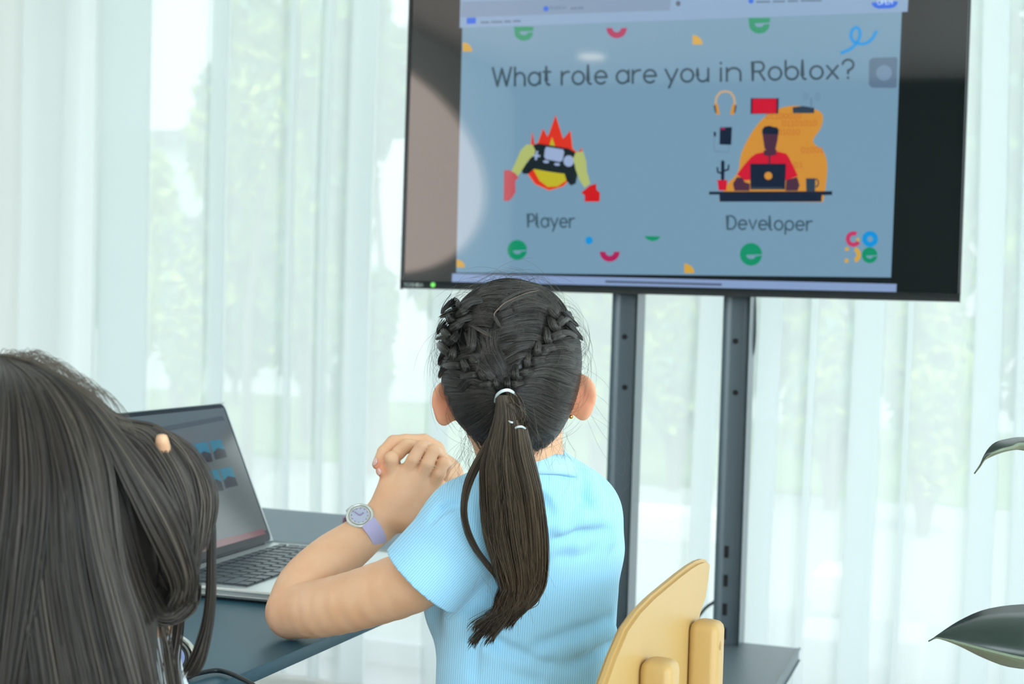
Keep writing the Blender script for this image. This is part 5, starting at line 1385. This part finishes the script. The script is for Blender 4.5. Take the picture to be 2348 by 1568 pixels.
# lifted tufts where the hair is gathered into the plaits
for pth, w0, w1, pk in (
    ([(1170, 370), (1110, 350), (1060, 400), (1040, 470)], 20, 22, .007), ([(1190, 500), (1120, 465), (1040, 480), (960, 540)], 22, 20, .008), ([(1170, 590), (1080, 560), (990, 580), (910, 640)], 30, 20, .006),
    ([(1180, 700), (1080, 680), (960, 680), (850, 720)], 50, 24, .006), ([(1150, 830), (1040, 780), (920, 760), (790, 800)], 50, 24, .006), ([(1100, 930), (980, 860), (860, 830), (740, 860)], 44, 24, .005),
    ([(640, 520), (760, 500), (880, 500), (970, 545)], 34, 20, .006), ([(640, 620), (740, 570), (850, 550), (930, 590)], 34, 18, .006), ([(660, 700), (740, 650), (810, 640), (860, 700)], 30, 18, .006), ([(700, 290), (830, 260), (960, 290), (1050, 380)], 40, 24, .005),
    ([(480, 220), (380, 240), (290, 320), (230, 360)], 34, 14, .008), ([(400, 350), (320, 370), (270, 430), (250, 520)], 34, 20, .008), ([(400, 420), (400, 520), (380, 600), (300, 640)], 36, 22, .008),
    ([(330, 600), (400, 660), (420, 700), (260, 690)], 34, 24, .007), ([(460, 640), (360, 640), (250, 680), (165, 720)], 30, 12, .007), ([(350, 760), (430, 720), (520, 780), (620, 860)], 40, 24, .008), ([(300, 900), (380, 820), (480, 840), (590, 900)], 40, 22, .006)):
    bundle(Zm(pth), w0/3.267*1.3, w1/3.267*1.3, 210, lift=.0020, peak=pk, tint=.28, tv_=.38, r=.00030, wm=w0/3.267*1.7)
# spiky ends that stick out on the left and right outlines
def free(path3, n, spread, tint=.35, r=.0004, k=12, tipw=.2):
    c = catmull(path3, k); t = np.linspace(0, 1, k)
    o = rng.normal(size=(n, 1, 3))*spread; w_ = (1-(1-tipw)*t)[None, :, None]
    Pn = c[None]+o*w_+rng.normal(size=(n, 1, 3))*spread*.25*(t**2)[None, :, None]
    hair.add(Pn, r*np.minimum(1, (1-t)*5+.15)[None]*np.ones((n, 1)), np.clip(tint+.2*rng.normal(size=n), 0, 1))
for a, b, c in (((1045, 712), (1020, 722), (1009, 727)), ((1050, 775), (1018, 772), (1000, 777)), ((1040, 690), (1022, 705), (1012, 718)), ((1020, 740), (1008, 752), (1003, 766)), ((1300, 745), (1322, 765), (1336, 779)), ((1290, 720), (1310, 735), (1326, 748)), ((1035, 800), (1012, 822), (1007, 838)), ((1030, 830), (1012, 850), (1008, 866))):
    Ydep = 1.555
    free([P(*a, Ydep-.05), P(*b, Ydep-.02), P(*c, Ydep)], 50, .0022, .3)
# pale scalp lines of the partings
m_scalp = mat('scalp', (112, 100, 90), .7)
def parting(path, w):
    c = catmull(path, 24); d = np.gradient(c, axis=0); d /= np.linalg.norm(d, axis=1)[:, None]; nr = np.stack([-d[:, 1], d[:, 0]], 1)
    t = np.linspace(0, 1, 24); ww = w*np.sin(np.pi*np.clip(t*.9+.05, 0, 1))**.5
    a = on_head(c[:, 0]+nr[:, 0]*ww, c[:, 1]+nr[:, 1]*ww, .0030); m_ = on_head(c[:, 0], c[:, 1], .0033); b = on_head(c[:, 0]-nr[:, 0]*ww, c[:, 1]-nr[:, 1]*ww, .0030)
    V_ = np.vstack([a, m_, b]); n = 24; Q_ = [(r_*n+i, r_*n+i+1, (r_+1)*n+i+1, (r_+1)*n+i) for r_ in (0, 1) for i in range(n-1)]
    link('parting', np_mesh('parting', V_, Q_), m_scalp, girl)
parting(Zm([(900, 150), (820, 165), (740, 198), (650, 240), (600, 285), (565, 330), (585, 385), (600, 410)]), 1.5)
parting(Zm([(370, 410), (430, 440), (490, 475), (550, 500)]), 1.2)
for pth in ([(900, 140), (820, 150), (700, 190), (620, 240)], [(890, 170), (800, 190), (700, 230), (600, 300)], [(560, 340), (600, 400), (620, 430)], [(380, 405), (450, 440), (540, 490)]):
    bundle(Zm(pth), 6, 6, 16, lift=.0026, peak=.001, tint=.62, tv_=.2, r=.00026)
# fine fly-away hairs close to the head
for i in range(230):
    a = rng.uniform(0, 2*math.pi); x0, y0 = 1171+rng.uniform(-150, 150), 820+rng.uniform(-165, 190)
    L = rng.uniform(30, 110); x1, y1 = x0+L*math.cos(a), y0+L*math.sin(a); bx, by = rng.normal()*16, rng.normal()*16
    if ((x1-1171)/168)**2+((y1-830)/215)**2 > 1.05: continue
    bundle([(x0, y0), ((x0+x1)/2+bx, (y0+y1)/2+by), (x1, y1)], 2, 2, 1, lift=.004+rng.uniform(0, .006), peak=.004, tint=.65, r=.00010, k=14)
for i in range(300):
    th = rng.uniform(-.15, math.pi+.15) if i < 190 else rng.uniform(0, 2*math.pi)
    rx, ry = 160, 182 if math.sin(th) > 0 else 215
    x0, y0 = 1171+rx*math.cos(th), 826-ry*math.sin(th); q = on_head([x0], [y0], 0.)[0]
    dr = np.array([math.cos(th), rng.normal()*.5, math.sin(th)]); tg = np.array([-math.sin(th), 0, math.cos(th)])*rng.choice([-1, 1])
    L = rng.uniform(.006, .022)*(1.6 if rng.uniform() < .08 else 1)
    free([q-dr*.004, q+dr*L*.35+tg*L*.5, q+dr*L*.45+tg*L*1.2, q+dr*L*.3+tg*L*1.9], 1, .0003, .7, .00010, 16)
# short soft hairs along the nape edge
e0 = CV[(CV[:, 2] < HC[2]-.070) & (CV[:, 1] < HC[1]+.03)]
for q in e0[rng.integers(0, len(e0), 700)]:
    L = rng.uniform(.008, .022); dx = rng.normal()*.004-(q[0]-HC[0]-.012)*.25
    free([q+(0, -.001, .004), q+(dx*.5, .001, -L*.5), q+(dx, .004, -L)], 1, .0003, .25, .00016, 7)
# nape and neck wisps, and a few long strays on the right
for i in range(90):
    sx = rng.choice([-1, 1]); x0 = 1185+sx*rng.uniform(60, 118)+(-8 if sx < 0 else 0); y0 = rng.uniform(975, 1045); q = P(x0, y0, 1.565+rng.uniform(-.02, .02)); L = rng.uniform(.012, .042); ct = sx*rng.uniform(-.2, 1.0); cb = rng.uniform(-.5, .5)
    free([q, q+np.array([ct*L*.25, 0, -L*.4]), q+np.array([(ct*.6+cb*.3)*L, 0, -L*.8]), q+np.array([(ct*.7+cb)*L, 0, -L*1.15])], 1, .0003, .8, .00010, 18)
for x, y in ((1355, 1000), (1345, 940), (1340, 890)):
    q = P(x-20, y-60, 1.58); free([q, P(x+50, y-10, 1.60), P(x+95, y+80, 1.60), P(x+55, y+160, 1.60)], 1, .0006, .8, .00010, 30)
    free([q, P(x+20, y+30, 1.60), P(x+70, y+90, 1.60), P(x+80, y+40, 1.60)], 1, .0006, .8, .00010, 30)
hair.build('plaited_hair', m_hair, girl)

# ---- ponytail: a shell of strands given by its two outlines
def curtain_of_hair(H, levels, n, Y, depth, tint=(.15, .55), r=.0005, k=26, wav=1., seedspread=1., jitter=.0012, clump=18):
    """levels: rows (xl, xr, y) from root to tip in photo pixels; strands fill an oval tube between the outlines"""
    Lv = catmull(np.array(levels, float), k)
    Yk = catmull(np.array([[q] for q in (Y if isinstance(Y, (list, tuple)) else [Y, Y])]), k)[:, 0]
    ca = rng.uniform(-1, 1, clump); ci = rng.integers(0, clump, n)
    a = np.clip(ca[ci]+rng.normal(size=n)*.10, -1, 1); a[:n//3] = rng.uniform(-1, 1, n//3)
    side = np.where(rng.uniform(size=n) < .75, -1, 1)*rng.uniform(.55, 1, n)
    t = np.linspace(0, 1, k)
    ph = rng.uniform(0, 6.28, clump)[ci]; fr = rng.uniform(3, 8, clump)[ci]
    aw = np.clip(a[:, None]+wav*.09*np.sin(fr[:, None]*t[None]*1.4+ph[:, None])*t[None], -1.05, 1.05)
    xc = (Lv[:, 0]+Lv[:, 1])/2; xw = (Lv[:, 1]-Lv[:, 0])/2
    X = xc[None]+aw*xw[None]; Yp = Lv[None, :, 2]+np.zeros((n, 1))
    dd = np.broadcast_to(depth(t), t.shape)[None]
    Yw = Yk[None]+side[:, None]*dd*np.sqrt(np.maximum(.02, 1-np.clip(aw, -1, 1)**2))
    G = fwd[None, None]+((X-1174)/F)[..., None]*rt+((784-Yp)/F)[..., None]*up; G = G/G[..., 1:2]
    Pn = CAM+G*Yw[..., None]+rng.normal(size=(n, 1, 3))*jitter*t[None, :, None]
    ct = rng.uniform(0, 1, clump)[ci]
    tn = np.clip(tint[0]+(tint[1]-tint[0])*(ct**1.7*.65+.35*rng.uniform(size=n)**1.5), 0, 1)
    R_ = r*(.6+.8*rng.uniform(size=(n, 1)))*np.minimum(1, (1-t)*7+.12)[None]
    H.add(Pn, R_, tn)
pony = Strands()
dp = lambda t: .006+.014*np.sin(np.pi*np.clip(t*1.15+.08, 0, 1))
Yp_ = [1.462, 1.475, 1.492, 1.515, 1.535, 1.545]
curtain_of_hair(pony, [(1137, 1172, 906), (1136, 1188, 940), (1124, 1208, 990), (1105, 1224, 1060), (1104, 1240, 1130), (1112, 1251, 1220), (1134, 1253, 1300), (1150, 1244, 1350), (1150, 1222, 1385), (1140, 1190, 1405)], 4200, Yp_, dp, (.0, .8), .00036, clump=60)
curtain_of_hair(pony, [(1160, 1182, 925), (1160, 1206, 975), (1160, 1222, 1040), (1180, 1243, 1130), (1190, 1252, 1220), (1196, 1253, 1300), (1196, 1244, 1350), (1178, 1216, 1392)], 900, [1.460, 1.470, 1.488, 1.51, 1.53, 1.54], dp, (.0, .95), .00036, clump=34)
# side lock that swings out on the left
curtain_of_hair(pony, [(1128, 1146, 985), (1096, 1118, 1040), (1067, 1088, 1100), (1058, 1072, 1160), (1064, 1077, 1210), (1086, 1097, 1258), (1116, 1124, 1296), (1137, 1142, 1320), (1150, 1156, 1350)], 190, [1.475, 1.49, 1.50, 1.52, 1.53, 1.54], lambda t: .003, (.1, .5), .00042, clump=9, wav=.6)
# flicked ends: many small tapering tufts sweeping down to the left
for q_ in range(26):
    u = q_/25+rng.normal()*.03
    x0 = 1158+u*74; y0 = 1325+rng.uniform(0, 20); ex = 1086+u*96+rng.normal()*7; ey = 1474-u*70+rng.normal()*15; mx_ = x0*.55+ex*.45+8+u*4; my = y0*.5+ey*.5+8
    w_ = rng.uniform(8, 13); lf_ = rng.uniform(.80, 1.10); ex = x0+(ex-x0)*lf_; ey = y0+(ey-y0)*lf_; mx_ = x0+(mx_-x0)*lf_; my = y0+(my-y0)*lf_
    curtain_of_hair(pony, [(x0-w_, x0+w_, y0), ((x0+mx_)/2-w_, (x0+mx_)/2+w_+1, (y0+my)/2), (mx_-w_*.7, mx_+w_*.7, my), (ex+8-w_*.3, ex+8+w_*.3, ey-14), (ex-1.5, ex+1.5, ey)], 55, [1.535, 1.54+.004*rng.normal(), 1.545, 1.548, 1.55], lambda t: .006*(1-t)+.001, (.05, .6), .00036, clump=7, k=16, jitter=.0034, wav=.8)
for i in range(60):
    t0 = rng.uniform(0, 1); y = 930+t0*420; x = 1150+rng.uniform(-50, 90); q = P(x, y, 1.48+.05*t0); dx, dy = rng.normal()*30, rng.uniform(40, 130)
    Yq = 1.452+.07*t0
    C = catmull([P(x, y, Yq), P(x+dx*.6, y+dy*.5, Yq-.003+.01*t0), P(x+dx, y+dy, Yq+.006+.01*t0)], 10)
    pony.add(C[None], np.full((1, 10), .00011), np.array([.9]))
# hidden core so that no daylight shows through
s = Sdf((-.06, 1.42, .80), (.06, 1.60, 1.10), .003)
cp = [(1157, 915, 1.475, .007), (1165, 980, 1.485, .012), (1166, 1060, 1.50, .017), (1178, 1130, 1.52, .018), (1190, 1220, 1.54, .017), (1198, 1300, 1.555, .014), (1196, 1360, 1.562, .010), (1180, 1395, 1.565, .005)]
for i in range(len(cp)-1): s.cone(P(*cp[i][:3]), P(*cp[i+1][:3]), cp[i][3], cp[i+1][3], .01, flat=((0, 1, 0), .55))
V, Q = s.mesh(1); pony.solid(V, Q, .05)
pony.build('ponytail', m_pony, girl)
# small twist beside the tie
tw = Strands()
for q in range(3):
    c = catmull([P(1170, 905, 1.462), P(1178+5*math.cos(q*2), 925, 1.455), P(1190+6*math.cos(q*2+2), 945, 1.452), P(1196+4*math.cos(q*2+4), 965, 1.455), P(1190, 985, 1.462)], 18)
    o = rng.normal(size=(90, 1, 3))*.0022
    tw.add(c[None]+o, np.full((90, 18), .00042), np.clip(.35+.2*rng.normal(size=90), 0, 1))
tw.build('twisted_lock', m_pony, girl)
m_tie = mat('clear_hair_tie', (206, 222, 224), .25, spec=.8)
def tie(name, pts, r): tube(name, catmull(pts, 24), r, m_tie, girl, 8)
for dz in (0, 2.6): tie('hair_tie', [P(1135, 919+dz, 1.474), P(1139, 905+dz, 1.458), P(1150, 896+dz, 1.450), P(1164, 893+dz, 1.450), P(1176, 898+dz, 1.456), P(1180, 906+dz, 1.468)], .0011)
tie('hair_tie', [P(1178, 984, 1.458), P(1186, 979, 1.448), P(1196, 978, 1.448), P(1204, 982, 1.458)], .0012); tie('hair_tie', [P(1166, 964, 1.458), P(1172, 968, 1.450), P(1180, 968, 1.456)], .0011)

# ================================================================== HAIR OF THE FOREGROUND PERSON
m_hair2 = hair_mat('long_loose_hair', (7, 9, 10), (112, 102, 90), .38)
lh = Strands()
# dark inner mass
s = Sdf((-.70, .78, .60), (-.18, 1.34, 1.10), .005)
s.ell(H2, (.076, .094, .092), k=.002)
s.cone(H2+(.01, -.03, -.03), H2+(.03, -.04, -.28), .070, .09, .04, flat=((0, 1, 0), .45)); s.cone(H2+(.045, .02, -.03), P(300, 1190, 1.235), .050, .026, .04, flat=((0, 1, 0), .5))
s.cone(P(260, 1060, 1.24), P(380, 1110, 1.25), .016, .014, .03, flat=((0, 1, 0), .5)); s.cone(P(380, 1110, 1.25), P(405, 1290, 1.245), .014, .012, .03, flat=((0, 1, 0), .5)); s.cone(P(300, 1190, 1.24), P(385, 1350, 1.225), .030, .012, .04, flat=((0, 1, 0), .5))
s.cone(P(180, 1250, 1.15), P(215, 1650, 1.13), .065, .045, .04, flat=((0, 1, 0), .4)); s.cone(P(0, 1300, 1.10), P(60, 1480, 1.09), .06, .06, .04, flat=((0, 1, 0), .4))
s.cut(H2+(0, .05, .0), np.array([-.5, .85, 0]), H2-(.2, .1, .16), H2+(.05, .2, .04)) if 0 else None
V, Q = s.mesh(2); lh.solid(V, Q, .12)
def fam(g0, g1, n, tint=(.15, .6), r=.0007, k=30, clump=26, jit=.004, wav=.02, between=None):
    """strands between two guide lines (px, py, depth); both catmull splines"""
    a = catmull([P(*q) for q in g0], k); b = catmull([P(*q) for q in g1], k)
    cu = rng.uniform(0, 1, clump); ci = rng.integers(0, clump, n)
    u = np.clip(cu[ci]+rng.normal(size=n)*.05, 0, 1); u[:n//3] = rng.uniform(0, 1, n//3)
    t = np.linspace(0, 1, k)
    ph = rng.uniform(0, 6.28, clump)[ci]; uu = np.clip(u[:, None]+wav*np.sin(t[None]*5+ph[:, None]), -.02, 1.02)
    C = a[None]*(1-uu[..., None])+b[None]*uu[..., None]
    C = C+(rng.normal(size=(n, 1, 3))*jit*.4)*(.25+t[None, :, None])
    dpt = rng.uniform(-1, 1, (n, 1, 1))*np.array([0, .006, 0])
    ct = rng.uniform(0, 1, clump)[ci]*(.35+.65*np.sin(u*rng.uniform(7, 12)+rng.uniform(0, 6.28))**2)
    lh.add(C+dpt, r*(.6+.8*rng.uniform(size=(n, 1)))*np.minimum(1, (1-t)*8+.15)[None], np.clip(tint[0]*.3+(tint[1]*1.25-tint[0]*.3)*(.75*ct**1.7+.25*rng.uniform(size=n)), 0, 1))
# back of the head, from the crown down and out of the frame
fam([(-10, 818, 1.15), (-120, 900, 1.08), (-200, 1100, 1.03), (-230, 1350, 1.00), (-240, 1640, .99)], [(0, 815, 1.15), (-20, 900, 1.07), (-60, 1100, 1.04), (-90, 1350, 1.02), (-100, 1640, 1.00)], 900)
fam([(0, 815, 1.15), (-20, 900, 1.07), (-60, 1100, 1.04), (-90, 1350, 1.02), (-100, 1640, 1.00)], [(12, 816, 1.15), (70, 910, 1.075), (110, 1100, 1.045), (90, 1350, 1.03), (40, 1650, 1.01)], 1300, (.1, .45))
fam([(10, 816, 1.15), (60, 910, 1.075), (80, 1100, 1.045), (60, 1350, 1.03), (90, 1650, 1.01)], [(20, 818, 1.15), (120, 900, 1.09), (190, 1060, 1.06), (240, 1300, 1.05), (330, 1640, 1.04)], 1500, (.12, .62))
fam([(14, 816, 1.15), (90, 890, 1.09), (140, 1060, 1.055), (190, 1320, 1.045), (250, 1650, 1.03)], [(26, 818, 1.15), (150, 885, 1.11), (240, 1030, 1.09), (275, 1280, 1.08), (322, 1440, 1.075), (352, 1590, 1.07)], 1500, (.2, .8))
# right side sheet drawn out towards the raised hand
fam([(40, 822, 1.15), (150, 885, 1.12), (230, 985, 1.11), (330, 1180, 1.11), (400, 1330, 1.13), (385, 1390, 1.16)], [(60, 826, 1.15), (180, 905, 1.13), (262, 985, 1.13), (390, 1160, 1.13), (440, 1300, 1.15), (438, 1370, 1.17)], 800, (.2, .75))
fam([(60, 826, 1.15), (175, 900, 1.13), (250, 975, 1.15), (330, 1040, 1.16), (400, 1180, 1.16), (420, 1320, 1.17), (350, 1410, 1.18)], [(66, 828, 1.15), (185, 900, 1.14), (262, 966, 1.165), (345, 988, 1.18), (410, 1075, 1.18), (440, 1180, 1.18), (435, 1330, 1.185)], 900, (.15, .6))
# strands over the hand, arching right and falling
fam([(66, 828, 1.15), (190, 905, 1.15), (262, 962, 1.17), (358, 985, 1.19), (420, 1060, 1.20), (446, 1160, 1.20), (440, 1270, 1.195)], [(70, 826, 1.16), (195, 900, 1.16), (268, 958, 1.18), (380, 995, 1.20), (450, 1050, 1.21), (486, 1140, 1.21), (468, 1250, 1.20)], 900, (.25, .8))
fam([(262, 980, 1.17), (330, 1010, 1.18), (372, 1060, 1.19), (400, 1160, 1.19), (395, 1280, 1.19), (340, 1390, 1.18)], [(262, 970, 1.17), (345, 1000, 1.19), (412, 1070, 1.20), (450, 1170, 1.20), (448, 1300, 1.19), (410, 1390, 1.185)], 600, (.1, .4))
fam([(240, 970, 1.15), (300, 1060, 1.165), (360, 1180, 1.17), (410, 1290, 1.175), (420, 1380, 1.18)], [(262, 966, 1.165), (350, 1000, 1.185), (392, 1100, 1.19), (430, 1230, 1.19), (436, 1350, 1.19)], 900, (.05, .6), jit=.006)
fam([(210, 960, 1.13), (250, 1080, 1.14), (300, 1220, 1.15), (350, 1330, 1.16), (390, 1390, 1.17)], [(250, 970, 1.15), (320, 1090, 1.16), (380, 1210, 1.17), (420, 1310, 1.17), (430, 1380, 1.175)], 900, (.1, .7), jit=.005)
fam([(358, 1010, 1.19), (330, 1080, 1.20), (322, 1180, 1.20), (335, 1290, 1.20), (345, 1380, 1.19)], [(388, 1005, 1.19), (430, 1080, 1.20), (452, 1180, 1.20), (445, 1280, 1.20), (430, 1360, 1.19)], 900, (.1, .5), jit=.005)
fam([(200, 1000, 1.11), (240, 1150, 1.10), (272, 1300, 1.10), (312, 1440, 1.11)], [(230, 990, 1.12), (290, 1150, 1.12), (330, 1300, 1.13), (372, 1400, 1.15)], 700, (.15, .6))
# gathered bend at the bottom right
fam([(300, 1150, 1.16), (330, 1260, 1.16), (345, 1350, 1.16), (380, 1400, 1.17), (430, 1370, 1.18), (440, 1320, 1.19)], [(250, 1180, 1.15), (290, 1300, 1.15), (330, 1400, 1.155), (390, 1425, 1.17), (442, 1390, 1.18), (446, 1340, 1.19)], 300, (.1, .5))
# loose lock on the far right, hanging past the gadget
fam([(430, 1110, 1.21), (474, 1180, 1.21), (480, 1290, 1.215), (474, 1400, 1.22), (452, 1480, 1.22), (420, 1548, 1.22)], [(452, 1110, 1.21), (486, 1180, 1.21), (489, 1290, 1.215), (486, 1400, 1.22), (468, 1500, 1.22), (446, 1545, 1.22)], 190, (.15, .6), .0007, clump=6)
fam([(400, 1370, 1.19), (392, 1440, 1.20), (384, 1520, 1.20), (392, 1600, 1.20)], [(425, 1360, 1.19), (416, 1440, 1.20), (404, 1520, 1.20), (412, 1600, 1.20)], 45, (.4, .9), .0006, clump=5)
fam([(350, 1400, 1.18), (352, 1440, 1.18), (360, 1500, 1.18), (385, 1620, 1.18)], [(380, 1400, 1.18), (384, 1450, 1.18), (392, 1500, 1.18), (404, 1620, 1.18)], 22, (.3, .8), .0006, clump=5)
# stray hairs along the outline
for i in range(190):
    x = rng.uniform(-10, 200); y0 = 818+max(0, (x-60))*.62; q = (x, y0+rng.uniform(-3, 12), 1.14)
    L = rng.uniform(30, 130)
    c = catmull([P(*q), P(x+L*.4, y0-rng.uniform(4, 26)+L*.1, 1.14), P(x+L*.85, y0+L*.35, 1.14), P(x+L*1.1, y0+L*.9, 1.14)], 12)
    lh.add(c[None], np.full((1, 12), .00018), np.array([.7]))
lh.build('long_hair', m_hair2, p2)
